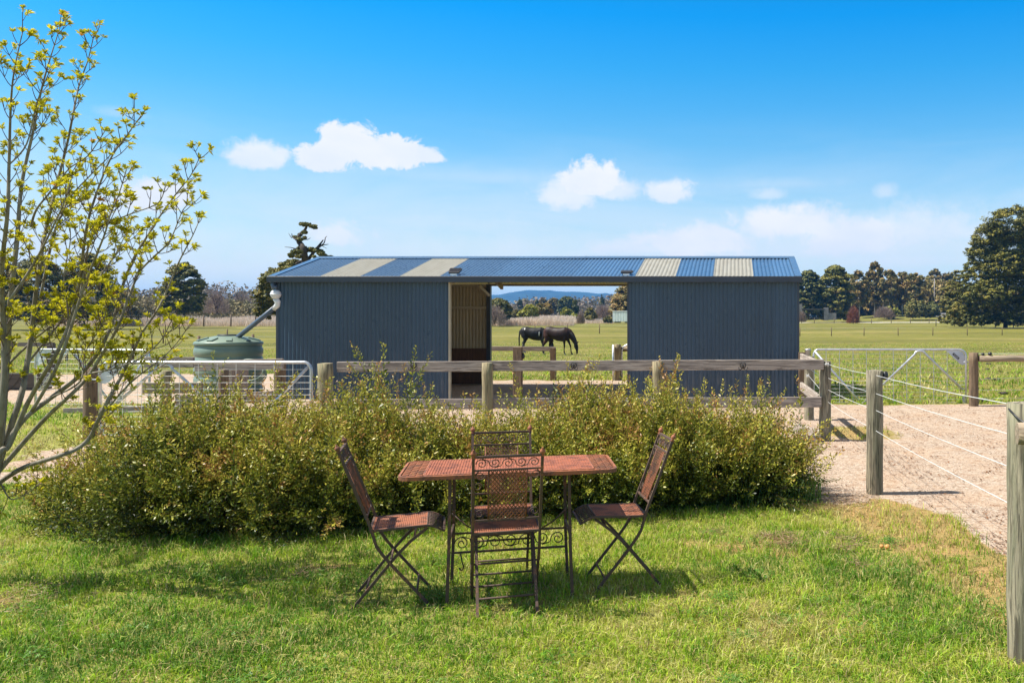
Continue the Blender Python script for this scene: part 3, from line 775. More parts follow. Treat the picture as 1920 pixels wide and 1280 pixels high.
hook(1076, 1, 'black iron horseshoe hook on the rail below the grazing horses')
hook(1393, 2, 'black iron horseshoe hook on the rail before the right stall wall')

# wire fence running towards the viewer on the right
wf = thing('wire_fence', (1.3, 8, 0), 'white four-wire fence on thick round posts beside the gravel', 'fence')
wp = [(1.190, FY + .11), (1.292, 8.32), (1.375, 4.27)]
mb = MB(); post(mb, 1.292, 8.32, 0, 1.13, .077); fpart(mb, 'post', M['post_green'], wf)
mb = MB(); post(mb, 1.375, 4.27, 0, 1.206, .086, n=28); fpart(mb, 'post', M['post_green'], wf)
zz = [(P(1555, 683, FY).z, 1.086, 1.186), (P(1550, 709, FY).z, .92, 1.037), (P(1549, 731, FY).z, .768, .874), (P(1548, 754, FY).z, .582, .693)]
for a_, b_, c_ in zz:
    mb = MB(); pts = []
    for i in range(9):
        f = i / 8; pts.append((wp[0][0] + .03 + (wp[1][0] - wp[0][0] - .03) * f, wp[0][1] - .06 + (wp[1][1] - wp[0][1] + .06) * f, a_ + (b_ - a_) * f - .012 * math.sin(PI * f)))
    for i in range(1, 11):
        f = i / 10; pts.append((wp[1][0] + (wp[2][0] - wp[1][0]) * f, wp[1][1] + (wp[2][1] - wp[1][1]) * f, b_ + (c_ - b_) * f - .012 * math.sin(PI * f)))
    mb.tube(pts, .0023, 6); fpart(mb, 'wire', M['white_wire'], wf)
for (x, y, z) in ((1.20, FY + .03, zz[0][0]), (1.16, rb - .08, .86), (1.14, rb - .08, .72)):
    mb = MB()
    for k in range(5): mb.tube([Vector((x + random.uniform(-.03, .03), y - .02 + random.uniform(-.02, .02), z + random.uniform(-.03, .03))) for _ in range(4)], .0035, 5)
    fpart(mb, 'wire_knot', M['white_wire'], wf)
for za, zb in ((.84, .80), (.72, .60)):
    mb = MB(); mb.tube([(1.16, rb - .08, za), (1.20, FY + .2, zb)], .0028, 6); fpart(mb, 'wire', M['white_wire'], wf)
mb = MB(); mb.lathe([(.01, -.04), (.026, -.035), (.030, 0), (.022, .03), (.008, .038)], (1.385, 8.30, 1.085), 14); mb.box(1.36, 1.39, 8.29, 8.31, 1.07, 1.10); fpart(mb, 'insulator', M['black'], wf)
# cross log let into the last post
lg = thing('cross_log', (1.6, 4.12, 1.03), 'round weathered log lashed across the nearest post', 'log')
z_ = P(1912, 811, 4.15).z
Mx = Matrix.Rotation(R(90), 4, 'Y')
mb = MB(); mb.tube([(1.288 + i * .25, 4.125 - i * .03, z_ - i * .003) for i in range(8)], [.050, .054, .055, .054, .055, .056, .055, .055], 20); fpart(mb, 'pole', M['log'], lg)
mb = MB(); mb.tube([(1.288, 4.25, z_ + .10), (1.31, 4.19, z_ + .065), (1.345, 4.16, z_ + .035), (1.40, 4.075, z_ + .03), (1.47, 4.06, z_ - .02), (1.6, 4.07, z_ - .07)], .0045, 6)
fpart(mb, 'lashing', M['black'], lg)

# galvanised hinge post and short brown post by the shed corner
gp = thing('hinge_post', (P(1515, 700, 16.6).x, 16.6, 0), 'capped galvanised hinge post beside the stable corner', 'gate post')
mb = MB(); mb.lathe([(.052, -.05), (.052, 1.03), (.058, 1.03), (.058, 1.05), (.02, 1.06)], (0, 0, 0), 20); mb.build('pole', M['galv'], gp)
bp_ = thing('short_post', (P(1505, 700, 16.9).x + .02, 16.95, 0), 'short brown square post against the stable corner', 'post')
mb = MB(); mb.box(-.09, .05, -.05, .05, 0, .98); mb.build('timber', M['post_brown'], bp_, .006)

def gate(L_, R_, z0, z1, mirror, label, name='field_gate', mark='badge', wr=.0030):
    """tubular field gate from L_ to R_ (x, y); sign corner at right unless mirrored"""
    L_, R_ = Vector((*L_, 0)), Vector((*R_, 0)); w = (R_ - L_).length
    ang = math.atan2(R_.y - L_.y, R_.x - L_.x)
    base = L_ if not mirror else R_
    t = thing(name, (base.x, base.y, 0), label, 'gate', 'galvanised field gates', ang if not mirror else ang + PI)
    h = z1 - z0; r = .020; c = .13
    A = lambda cx, cz, a0, a1: [Vector((cx + c * math.cos(a), 0, cz + c * math.sin(a))) for a in np.linspace(R(a0), R(a1), 7)]
    mb = MB()
    mb.tube([Vector((0.03, 0, z0))] + [Vector((.0 + .03, 0, z0 + .02)), Vector((.03, 0, z1 - .12))] + [Vector((.03 + .09 - .09 * math.cos(a), 0, z1 - .12 + .12 * math.sin(a))) for a in np.linspace(.2, PI / 2, 6)]
            + [Vector((w * f, 0, z1)) for f in (.3, .6)] + A(w - c, z1 - c, 90, 0) + [Vector((w, 0, z0 - .05))], r, 12)
    mb.tube([Vector((.03, 0, z0)), Vector((w, 0, z0))], r * .9, 10)
    mb.build('frame', M['galv'], t)
    mb = MB()
    pk = w * .70
    pts = [Vector((w * .325, -.018, z0 + .02)), Vector((pk - .10, -.018, z1 - .09))] + [Vector((pk + .10 * math.sin(a), -.018, z1 - .09 + .065 * (math.cos(a) - .0))) for a in np.linspace(-1.0, 1.0, 7)] + [Vector((pk + .12, -.018, z1 - .10)), Vector((w - .06, -.018, z0 + .28))]
    mb.tube(pts, .020, 8)
    mb.tube([Vector((.05, -.018, z1 - .03)), Vector((w * .325, -.018, z0 + .02))], .020, 8)
    mb.build('brace', M['galv'], t)
    mb = MB(); z = z0 + .055; k = 0; hz = []
    while z < z1 - .03:
        hz.append(z); z += .058 + .0028 * k; k += 1
    for z in hz:
        mb.tube([Vector((.03 if z < z1 - .1 else .08, .012, z)), Vector((w - (.0 if z < z1 - .28 else .09), .012, z))], .0028, 5, cap=False)
    x = .26
    while x < w - .1:
        mb.tube([Vector((x, .016, z0)), Vector((x, .016, z1))], wr, 5, cap=False); x += .245
    mb.build('wire_mesh', M['galv_wire'], t)
    s = -1 if not mirror else 1       # outward, towards the viewer
    mb = MB(); mb.prism([(w - .36, -.004, z1 - .02), (w - .13, -.004, z1 - .018), (w - .06, -.004, z1 - .05), (w - .02, -.004, z1 - .13), (w - .015, -.004, z1 - .27), (w - .07, -.004, z1 - .28), (w - .12, -.004, z1 - .255)], (0, .008, 0))
    pl = mb.build('sign_plate', M['plate'], t)
    Mr = Matrix.Translation((w - .185, s * .0085, z1 - .12)) @ Matrix.Rotation(R(42), 4, 'Y')
    if mark == 'badge':
        mb = MB(); mb.box(-.072, .072, -.002, .002, -.021, .021, Mr); mb.build('badge', M['black'], pl)
        mb = MB()
        mb.tube([Mr @ Vector((-.055 + i * .011, s * .003, .009 * math.sin(i * 1.9))) for i in range(11)], .0035, 4); mb.build('badge_script', M['pvc'], pl)
    else:
        mb = MB(); mb.tube([Mr @ Vector(q) for q in ((-.06, s * .003, .02), (-.06, s * .003, -.025), (-.02, s * .003, -.025), (-.005, s * .003, -.005))], .008, 4)
        mb.tube([Mr @ Vector(q) for q in ((.03, s * .003, .03), (.05, s * .003, -.0))], .008, 4); mb.build('badge', M['black'], pl)
    mb = MB(); mb.tube([Vector((w - .05, 0, z1 - .225)), Vector((w + .11, 0, z1 - .225))], .010, 8); mb.build('hinge', M['galv'], t)
    mb = MB(); mb.box(w - .07, w - .015, -.01, .01, z0 + .03, z0 + .16); mb.build('hinge', M['galv'], t)
    return t
gate((1.42, 16.5), (4.225, 16.5), .03, 1.045, False, 'galvanised mesh gate between gravel yard and green paddock', wr=.0065)
gate(((187 - CX) / F * 11.75, 11.75), ((588 - CX) / F * 11.75, 11.75), .10, 1.04, True, 'galvanised mesh gate in front of the green water tank', mark='chevron')
gate((-12.4, 16.1), (-10.03, 15.6), .05, 1.06, True, 'galvanised mesh gate standing behind the front gate, left of the tank', mark='chevron')
ch = thing('gate_chain', (P(597, 708, FY).x, FY - .03, P(597, 708, FY).z), 'rusty chain joining the tank gate to its round post', 'chain')
mb = MB()
for i in range(6):
    a = i * PI / 2
    cx = -.05 + i * .02; cz = -.012 * math.sin(i) - .01 * i * (5 - i) * .3
    mb.tube([Vector((cx + .013 * math.cos(q), .008 * math.sin(q) * math.sin(a), cz + .008 * math.sin(q) * math.cos(a))) for q in np.linspace(0, 2 * PI, 11)], .003, 5)
mb.build('chain_links', M['rust'], ch)
# right-hand back fence
bf = thing('back_fence', (5.5, 16, 0), 'fence of one round rail and thin wires right of the paddock gate', 'fence')
mb = MB(); post(mb, 4.245, 16.05, 0, 1.005, .085); fpart(mb, 'post', M['post_brown'], bf)
mb = MB(); post(mb, 7.4, 16.1, 0, 1.005, .085); fpart(mb, 'post', M['post_brown'], bf)
mb = MB(); mb.tube([(4.33 + i * .6, 16.0, .90 + .008 * math.sin(i * 2)) for i in range(7)], [.058, .06, .062, .06, .061, .06, .06], 16); fpart(mb, 'rail', M['log'], bf)
for z, za in ((.35, .36), (.20, .205), (.54, .66), (.99, .995)):
    mb = MB(); mb.tube([(4.28, 16.0, z), (7.5, 16.0, za)], .003, 5); fpart(mb, 'wire', M['galv_wire'], bf)
mb = MB(); mb.lathe([(.01, -.03), (.028, -.02), (.032, .0), (.02, .02)], (P(1843, 663, 16).x, 16, .985), 12); fpart(mb, 'insulator', M['black'], bf)
mb = MB(); mb.lathe([(.01, -.035), (.035, -.02), (.04, .0), (.02, .028)], (P(1856, 662, 16).x, 16, .99), 12)
fpart(mb, 'insulator', M['black'], bf)
# posts and rails behind the breezeway
hp = thing('hitching_rail', (-5.5, 23, 0), 'low grey rail fence seen through the open bay', 'fence')
for px, top, w_, Y in ((1037, 652, .135, 23),):
    mb = MB(); x = (px - CX) / F * Y; mb.box(x - w_ / 2, x + w_ / 2, Y - .06, Y + .06, 0, P(px, top, Y).z); fpart(mb, 'post', M['post_brown'], hp, .008)
mb = MB(); mb.bar((-8.5, 23.1, .86), (P(1040, 655, 23).x, 23.1, .84), .05, .115); fpart(mb, 'rail', M['rail'], hp, .006)
mb = MB(); x = -6.9; mb.box(x - .07, x + .07, 22.94, 23.06, 0, .88); fpart(mb, 'post', M['post_brown'], hp, .008)
tq = thing('square_post', (P(971, 700, 16.9).x, 16.9, .07), 'square brown timber post before the open bay with a black catch', 'post')
mb = MB(); mb.box(-.078, .078, -.07, .07, -.05, 1.01); mb.build('timber', M['post_brown'], tq, .008)
mb = MB(); mb.lathe([(.01, -.05), (.03, -.03), (.035, .0), (.012, .06)], (.10, -.01, .84), 10); mb.build('catch', M['iron'], tq)
rg = thing('side_yard_gate', (P(1157, 700, 23).x, 23, 0), 'galvanised gate end with log rail behind the right stall', 'gate')
mb = MB(); post(mb, P(1157, 700, 23).x, 23, 0, .96, .10); fpart(mb, 'post', M['post'], rg)
mb = MB(); x = P(1150, 700, 22.9).x; mb.tube([(x, 22.88, 0), (x, 22.88, .95)], .028, 8); fpart(mb, 'stanchion', M['galv'], rg)
mb = MB(); x = P(1166, 700, 23).x; mb.tube([(x, 23, .02), (x, 23, .80), (x + .04, 23, .90), (x + .14, 23, .95), (x + 1.2, 23, .95)], .022, 8); fpart(mb, 'frame', M['galv'], rg)
mb = MB(); mb.tube([(x - .1, 23.12, .84), (x + 1.6, 23.12, .86)], .07, 12); fpart(mb, 'log_rail', M['log'], rg)

# timber yard rails around the tank
yf = thing('yard_rails', (-9, 14.2, 0), 'weathered board rails on round posts in front of the tank', 'fence')
for px, top, r, Y in ((311, 695, .08, 13.6), (419, 692, .068, 13.6), (525, 676, .09, 14.6)):
    mb = MB(); x = (px - CX) / F * Y; post(mb, x, Y, 0, P(px, top, Y).z, r); fpart(mb, 'post', M['post'] if px < 400 else M['post_brown'], yf)
for pa, pb, ya, yb2, top, bot, Y, m_ in ((271, 364, 669, 669, 0, 20, 14.8, 'rail'), (366, 531, 677, 672, 0, 19, 14.2, 'rail'), (268, 380, 717, 717, 0, 20, 14.4, 'log'), (330, 520, 742, 732, 0, 20, 13.9, 'rail'), (120, 420, 765, 758, 0, 13, 15.0, 'rail')):
    mb = MB(); a_ = P(pa, ya + (top + bot) / 2, Y); b_ = P(pb, yb2 + (top + bot) / 2, Y); hgt = (bot - top) / F * Y
    mb.bar(a_, b_, .05, hgt); fpart(mb, 'rail', M[m_], yf, .006)
mb = MB(); c0 = P(495, 690, 14.9); mb.box(c0.x - .42, c0.x - .36, 14.6, 15.1, .3, .82); fpart(mb, 'end_board', M['rail'], yf, .005)
lp = thing('latch_post', (P(171, 700, 11.9).x, 11.9, 0), 'stout brown round post at the latch end of the front gate', 'gate post')
mb = MB(); post(mb, 0, 0, 0, P(170, 689, 11.9).z, .09); mb.build('timber', M['post_brown'], lp)
dr = thing('dark_rail_fence', (-17, 20, 0), 'dark timber rail fence beyond the young tree', 'fence')
mb = MB(); a_ = P(-40, 645.5, 21); b_ = P(101, 645.5, 20.5); mb.bar(a_, b_, .05, .09); fpart(mb, 'rail', M['dark_timber'], dr)
for px in (-25, 95):
    mb = MB(); x = P(px, 650, 20.6).x; mb.box(x - .06, x + .06, 20.56, 20.68, 0, P(px, 644, 20.6).z); fpart(mb, 'post', M['dark_timber'], dr, .006)
tr = thing('feed_trough', (P(20, 680, 19.5).x, 19.5, tz(-15, 19.5)), 'long dark trough beside the track under the tree', 'trough')
mb = MB(); mb.prism([(-.75, -.2, .35), (-.7, -.12, .02), (-.7, .12, .02), (-.75, .2, .35), (-.72, .16, .35), (-.68, .09, .06), (-.68, -.09, .06), (-.72, -.16, .35)], (1.5, 0, 0)); mb.build('trough_body', M['dark_timber'], tr)

# distant paddock fences: every post an object part of its fence
def far_fence(name, pts, hgt, r, mat, label, wires=2, wmat='galv_wire', wr=.006, group=None):
    t = thing(name, (pts[0][0], pts[0][1], 0), label, 'fence', group)
    for (x, y) in pts:
        z = tz(x, y); mb = MB(); mb.tube([(x, y, z - .05), (x + random.uniform(-.02, .02), y, z + hgt * random.uniform(.95, 1.03))], r, 7); fpart(mb, 'post', mat, t)
    for k in range(wires):
        h = hgt * (.9 - .42 * k); mb = MB(); mb.tube([(x, y, tz(x, y) + h) for x, y in pts], wr, 4, cap=False); fpart(mb, 'wire', M[wmat], t)
def gl(pxs, Ys): return [((px - CX) / F * Y, Y) for px, Y in zip(pxs, Ys)]
random.seed(3)
far_fence('field_fence', gl([125, 249, 372.6, 475, 580], [40, 40, 41, 42, 43]), 1.15, .06, M['post_brown'], 'brown post and wire fence crossing the paddock behind the tank')
far_fence('field_fence', gl([188, 306, 426, 545], [72, 74, 76, 78]), 1.2, .055, M['post_brown'], 'second row of posts across the paddock behind the tank')
far_fence('field_fence', gl([110, 200, 329, 382, 433, 479, 530], [165, 165, 165, 165, 165, 165, 165]), 2.2, .12, M['post_brown'], 'farthest fence before the dry grass left of the stable')
far_fence('field_fence', gl([1500, 1559, 1620, 1684, 1749, 1813.5, 1879, 1945], [105, 106, 107, 108, 109, 110, 111, 112]), 1.0, .05, M['post_brown'], 'thin post and wire fence across the right paddock', 1, wr=.010)
far_fence('field_fence', gl([1003, 1064, 1124, 1186], [120, 122, 118, 116]), 1.2, .06, M['post_brown'], 'post and wire fence just beyond the horses', 1)
far_fence('field_fence', gl([924, 944, 990, 1004, 1018, 1026, 1034, 1047, 1056, 1068, 1082, 1096, 1112], np.linspace(170, 215, 13)), 1.4, .10, M['post_brown'], 'row of posts along the pale dry grass', 1)
far_fence('field_fence', gl([1503, 1527, 1564, 1598, 1634, 1671, 1707, 1742], [215] * 8), 1.3, .08, M['post_brown'], 'fence along the driveway before the conifers', 1)
far_fence('field_fence', gl([1755, 1790, 1813, 1840, 1866, 1900, 1935], [170, 168, 165, 160, 155, 150, 147]), 1.3, .08, M['dark_timber'], 'dark fence at the foot of the great pine', 2, 'black', .02)

# ------------------------------------------------------------------ garden table and chairs
def spiral(c, r0, turns, start, sgn, plane, n=26, r1=.0):
    out = []
    for i in range(n):
        f = i / (n - 1); a = start + sgn * turns * 2 * PI * f; r = r0 * (1 - f) + r1 * f
        out.append(plane(c[0] + r * math.cos(a), c[1] + r * math.sin(a)))
    return out
def scroll_band(mb, x0, x1, z0, z1, plane, n, r=.003):
    """row of running scrolls filling the strip x0..x1, z0..z1"""
    w = (x1 - x0) / n; h = (z1 - z0); R0 = min(w, h) * .44
    for i in range(n):
        cx = x0 + w * (i + .5); up = i % 2 == 0; cz = z0 + h * (.46 if up else .54)
        s = 1 if up else -1
        pts = spiral((cx, cz), R0, 1.55, PI if i else PI, s * -1, plane, 30, R0 * .18)
        mb.tube(pts, r, 5)
        if i < n - 1:
            a = plane(cx + R0 * .0, cz + s * R0); b = plane(cx + w * .5, (z0 + z1) / 2 + s * h * .22); c = plane(cx + w - R0, z0 + h * (.54 if up else .46))
            mb.tube([a, plane(cx + R0 * .62, cz + s * R0 * .8), b, plane(cx + w - R0 * .98, (z0 + z1) / 2), c], r, 5)

CH = {}
def make_chair(label, loc, rz):
    t = thing('garden_chair', loc, label, 'chair', 'rusty folding chairs around the table', rz)
    hw = .178
    A = [(.41, 0), (.31, .12), (.204, .247), (.16, .305), (.132, .35), (.112, .42), (.10, .46)]
    Bk = [(.10, .46), (.085, .50), (.03, .64), (-.06, .88)]
    B = [(0, 0), (.10, .121), (.204, .247), (.255, .305), (.31, .36), (.40, .430)]
    def flatbar(mb, pts, x):
        mb.tube([Vector((x, y, z)) for y, z in pts], .0105, 4, smooth=False, flat=(1, 0, 0))
    for s in (-1, 1):
        mb = MB(); flatbar(mb, A, s * hw); mb.build('leg', M['rust'], t)
        mb = MB(); flatbar(mb, B, s * (hw - .022)); mb.build('leg', M['rust'], t)
    # back frame and finials
    def bp(x, u):      # point on the back plane: u from 0 (seat) to 1 (top)
        y0, z0 = .085, .50; y1, z1 = -.06, .88
        return Vector((x, y0 + (y1 - y0) * u, z0 + (z1 - z0) * u))
    mb = MB()
    for s in (-1, 1): flatbar(mb, Bk, s * hw)
    mb.tube([bp(-hw, .985), bp(hw, .985)], .0095, 4, smooth=False)
    mb.tube([bp(-hw, .79), bp(hw, .79)], .007, 4, smooth=False)
    mb.tube([bp(-hw, .03), bp(hw, .03)], .0075, 4, smooth=False)
    bf_ = mb.build('backrest', M['rust'], t)
    mb = MB(); pl = lambda x, z: bp(x, z)
    # running scrolls between the two top rails (u measured in metres / .407)
    plane = lambda x, z: bp(x, .80 + z / .407)
    scroll_band(mb, -hw + .008, hw - .008, .004, .071, plane, 5, .0028)
    for s in (-1, 1):
        mb.tube(spiral((s * (hw - .034), -.035), .027, 1.2, 0 if s < 0 else PI, s, plane, 24, .012), .0026, 5)
        mb.tube([plane(s * (hw - .062), -.005), plane(s * (hw - .05), -.004), plane(s * (hw - .03), -.006), plane(s * (hw - .008), -.030)], .0026, 5)
        mb.tube(spiral((s * (hw - .034), -.270), .026, 1.2, 0 if s < 0 else PI, -s, plane, 24, .012), .0026, 5)
    mb.build('scrollwork', M['rust'], bf_)
    # woven panel: diagonal lattice
    mb = MB(); pw, u0, u1 = .100, .045, .775; hh = (u1 - u0) * .407
    P2 = lambda x, z: bp(x, u0 + z / .407)
    st = .0205
    k = -pw * 2 - hh
    c = -pw - hh
    def clip(c, sg):
        # line x = c + sg*z within |x|<=pw, 0<=z<=hh
        z0_, z1_ = 0, hh
        za, zb = sorted([(-pw - c) / sg, (pw - c) / sg]); z0_ = max(z0_, za); z1_ = min(z1_, zb)
        return None if z1_ - z0_ < .004 else ((c + sg * z0_, z0_), (c + sg * z1_, z1_))
    cc = -pw - hh
    while cc < pw + hh:
        for sg, off in ((.75, .0012), (-.75, -.0012)):
            q = clip(cc, sg)
            if q:
                a_, b_ = P2(*q[0]), P2(*q[1]); mb.bar(a_ + Vector((0, off, 0)), b_ + Vector((0, off, 0)), .0056, .0016, up=(0, 1, .38))
        cc += st
    for s in (-1, 1): mb.tube([P2(s * pw, -.01), P2(s * pw, hh + .008)], .0045, 4)
    mb.tube([P2(-pw, hh - .018), P2(pw, hh - .018)], .0022, 4)
    mb.build('woven_panel', M['rust_panel'], bf_)
    for s in (-1, 1):
        mb = MB(); c_ = bp(s * hw, 1.0)
        mb.lathe([(.006, -.012), (.013, -.008), (.007, 0), (.012, .006), (.0165, .014), (.012, .024), (.005, .031), (.0055, .035), (.002, .040)], c_, 12, Matrix.Rotation(R(20), 4, 'X'))
        mb.build('finial', M['rust_weave'], t)
    # seat: frame + basket weave + pierced lip
    S = [(.100, .437), (.16, .436), (.395, .446), (.425, .443), (.455, .430), (.487, .411)]
    def sp(x, v):      # v along y
        ys_, zs_ = [q[0] for q in S], [q[1] for q in S]
        return Vector((x, v, float(np.interp(v, ys_, zs_))))
    mb = MB()
    loop = [sp(-hw, y) for y, z in S] + [sp(x, .487) for x in (-.08, 0, .08)] + [sp(hw, y) for y, z in S[::-1]]
    mb.tube(loop + [loop[0]], .0085, 4, smooth=False)
    mb.tube([sp(-hw, .398), sp(hw, .398)], .005, 4)
    seat = mb.build('seat', M['rust'], t)
    mb = MB(); i = 0; x = -hw + .008
    while x < hw - .004:
        mb.tube([sp(x, .105), sp(x, .25) + Vector((0, 0, .0)), sp(x, .392)], .0036, 4, cap=False); x += .0118
    y = .108
    while y < .392:
        mb.bar(sp(-hw + .004, y) + Vector((0, 0, .003)), sp(hw - .004, y) + Vector((0, 0, .003)), .0055, .002); y += .0105
    mb.build('woven_seat', M['rust_weave'], seat)
    mb = MB()
    for k in range(9):
        cx = -hw + .02 + k * (2 * hw - .04) / 8
        mb.tube([sp(cx - .016, .405), sp(cx + .012, .425), sp(cx - .012, .455), sp(cx + .016, .482)], .0032, 4)
        mb.tube([sp(cx + .016, .405), sp(cx - .012, .425), sp(cx + .012, .455), sp(cx - .016, .482)], .0032, 4)
    mb.build('pierced_lip', M['rust'], seat)
    for (y, z, w_) in ((.075, .091, hw - .022), (.345, .082, hw), (.204, .247, hw), (.33, .375, hw - .022)):
        mb = MB(); mb.tube([Vector((-w_, y, z)), Vector((w_, y, z))], .0062, 8); mb.build('rung', M['rust'], t)
    return t
def copy_tree(o, label, loc, rz):
    c = o.copy(); C.objects.link(c); c.location = loc; c.rotation_euler = (0, 0, rz); c['label'] = label
    for ch_ in list(o.children):
        d = ch_.copy(); C.objects.link(d); d.parent = c
        for g_ in ch_.children:
            e = g_.copy(); C.objects.link(e); e.parent = d
    return c
ch1 = make_chair('rusty folding chair seen from behind in front of the table', (-1.212, 4.86, 0), R(17))
bpy.context.view_layer.update()
copy_tree(ch1, 'rusty folding chair at the left end of the table under the young tree', (-2.150, 5.125, 0), R(-72.3))
copy_tree(ch1, 'rusty folding chair at the end of the table nearest the gravel', (-.475, 5.575, 0), R(106.9))
copy_tree(ch1, 'rusty folding chair beyond the table against the shrubs', (-1.475, 5.76, 0), R(195))

tb = thing('garden_table', (-1.316, 5.34, 0), 'rusty orange rectangular iron garden table with woven top', 'table', None, R(14))
TW, TD, TZ = .599, .299, .742
def rrect(w, d, r, z, n=6):
    out = []
    for cx, cy, a0 in ((w - r, d - r, 0), (-w + r, d - r, 90), (-w + r, -d + r, 180), (w - r, -d + r, 270)):
        for i in range(n + 1):
            a = R(a0 + 90 * i / n); out.append(Vector((cx + r * math.cos(a), cy + r * math.sin(a), z)))
    return out
mb = MB()
lo = rrect(TW, TD, .075, TZ - .022); up_ = rrect(TW, TD, .075, TZ); ui = rrect(TW - .012, TD - .012, .065, TZ + .001); li = rrect(TW - .012, TD - .012, .065, TZ - .022)
n = len(lo)
mb.add(lo + up_ + ui + li, [(i, (i + 1) % n, n + (i + 1) % n, n + i) for i in range(n)] + [(n + i, n + (i + 1) % n, 2 * n + (i + 1) % n, 2 * n + i) for i in range(n)] + [(2 * n + i, 2 * n + (i + 1) % n, 3 * n + (i + 1) % n, 3 * n + i) for i in range(n)] + [(3 * n + i, 3 * n + (i + 1) % n, (i + 1) % n, i) for i in range(n)])
pi_ = rrect(TW - .135, TD - .030, .02, TZ + .001, 3); po_ = rrect(TW - .127, TD - .024, .024, TZ + .003, 3)
mb.tube(pi_ + [pi_[0]], .0055, 4)
for y in (-.2, 0, .2):
    mb.bar((-TW + .02, y, TZ - .012), (TW - .02, y, TZ - .012), .012, .006)
top = mb.build('table_top', M['rust_weave'], tb)
mb = MB(); y = -TD + .034
while y < TD - .032:
    mb.bar((-TW + .138, y, TZ + .0006), (TW - .138, y, TZ + .0006), .0088, .0022); y += .0096
x = -TW + .142
while x < TW - .140:
    mb.bar((x, -TD + .033, TZ + .003), (x, TD - .033, TZ + .003), .0072, .0028); x += .0152
mb.build('woven_panel', M['rust_top'], top)
mb = MB(); pl = lambda x, y: Vector((x, y, TZ - .002))
for s in (-1, 1):
    for i in range(3):
        for j in range(10):
            cx = s * (TW - .113 + i * .037); cy = -TD + .052 + j * (2 * TD - .104) / 9
            q = .019
            mb.tube([pl(cx - q, cy - .012), pl(cx, cy - .022), pl(cx + q, cy - .004), pl(cx + .004, cy + .012), pl(cx - q, cy + .022)], .0030, 4)
            mb.tube([pl(cx + q, cy + .014), pl(cx, cy + .024), pl(cx - q, cy + .008)], .0026, 4)
for s in (-1, 1):
    for j in range(19):
        cx = -TW + .16 + j * (2 * TW - .32) / 18; cy = s * (TD - .0195)
        mb.tube([pl(cx - .022, cy - s * .007), pl(cx, cy + s * .006), pl(cx + .024, cy - s * .004)], .0036, 4)
mb.build('scroll_border', M['rust_weave'], top)
legx, legy = .345, .225
for sx in (-1, 1):
    for sy in (-1, 1):
        mb = MB(); mb.tube([Vector((sx * (legx - .018), sy * legy * .93, TZ - .02)), Vector((sx * (legx - .012), sy * legy, .30)), Vector((sx * legx, sy * legy * 1.02, 0))], .0125, 4, smooth=False); mb.build('leg', M['rust'], tb)
for sx in (-1, 1):
    mb = MB(); mb.tube([Vector((sx * (legx - .013), -legy, .36)), Vector((sx * (legx - .013), legy, .36))], .008, 4); mb.build('end_rail', M['rust'], tb)
mb = MB(); ly = legy * .98
mb.tube([Vector((-legx, ly, .305)), Vector((legx, ly, .305))], .0075, 4, smooth=False); mb.tube([Vector((-legx, ly, .190)), Vector((legx, ly, .190))], .0085, 4, smooth=False)
ss = mb.build('stretcher', M['rust'], tb)
mb = MB(); scroll_band(mb, -legx + .012, legx - .012, .196, .300, lambda x, z: Vector((x, ly, z)), 7, .0035); mb.build('scrollwork', M['iron'], ss)
for s in (-1, 1):
    mb = MB(); mb.tube([Vector((s * (legx - .015), .02, .47)), Vector((s * .25, .0, .40)), Vector((s * .12, -.02, .33))], .0045, 6); mb.build('brace', M['rust'], tb)
mb = MB(); mb.tube([Vector((-legx + .052, ly, .19)), Vector((-legx + .062, ly, .13)), Vector((-legx + .072, ly, .10)), Vector((-legx + .062, ly, .080)), Vector((-legx + .048, ly, .088)), Vector((-legx + .045, ly, .10))], .0042, 6); mb.build('hook', M['iron'], tb)

# small things on the lawn
for k, (px, py, s, lab) in enumerate(((1653, 1026, .015, 'pale yellow half of fallen fruit on the lawn'), (1664, 1027, .018, 'orange fallen fruit on the lawn beside a paler one'))):
    Y = 2720 / (py + 4 - CY); o_ = thing('fallen_fruit', ((px - CX) / F * Y, Y, .02), lab, 'fruit')
    mb = MB(); mb.lathe([(.2 * s, -.75 * s), (.75 * s, -.6 * s), (s, 0), (.8 * s, .55 * s), (.3 * s, .78 * s), (.08 * s, .72 * s)], (0, 0, .004), 16, Matrix.Rotation(R(25 + 40 * k), 4, 'X'))
    mb.build('peel', M['orange'], o_)
def clod(name, px, py, s, Y, lab, mat, cat):
    x = (px - CX) / F * Y; t = thing(name, (x, Y, tz(x, Y)), lab, cat, 'dark dung clods in the grass')
    mb = MB(); random.seed(px)
    for k in range(5):
        c_ = (random.uniform(-s, s), random.uniform(-s * .5, s * .5), s * .4 * random.random()); q = s * random.uniform(.4, .7)
        mb.lathe([(.2 * q, -.5 * q), (q, -.2 * q), (q * .9, .3 * q), (.3 * q, .6 * q)], c_, 9)
    mb.build('lumps', mat, t)
for i, (px, py, lab) in enumerate(((1855, 682, 'grey dung clod just under the round rail, farthest out'), (1854, 697, 'grey dung clod between rail and slanting wire'), (1850, 713, 'black dung clod under the slanting wire'), (1869, 714, 'grey clod right of the black one under the slanting wire'), (1876, 744, 'small dark clod above the lowest fence wire'), (1839, 757, 'dark clod beside the foot of the brown post'))):
    clod('dung_clod', px, py, .09, (H - 0) * F / (py - CY) * .98 if py > 700 else (H + .2) * F / (py - CY) * .98, lab, M['dung'], 'dung')

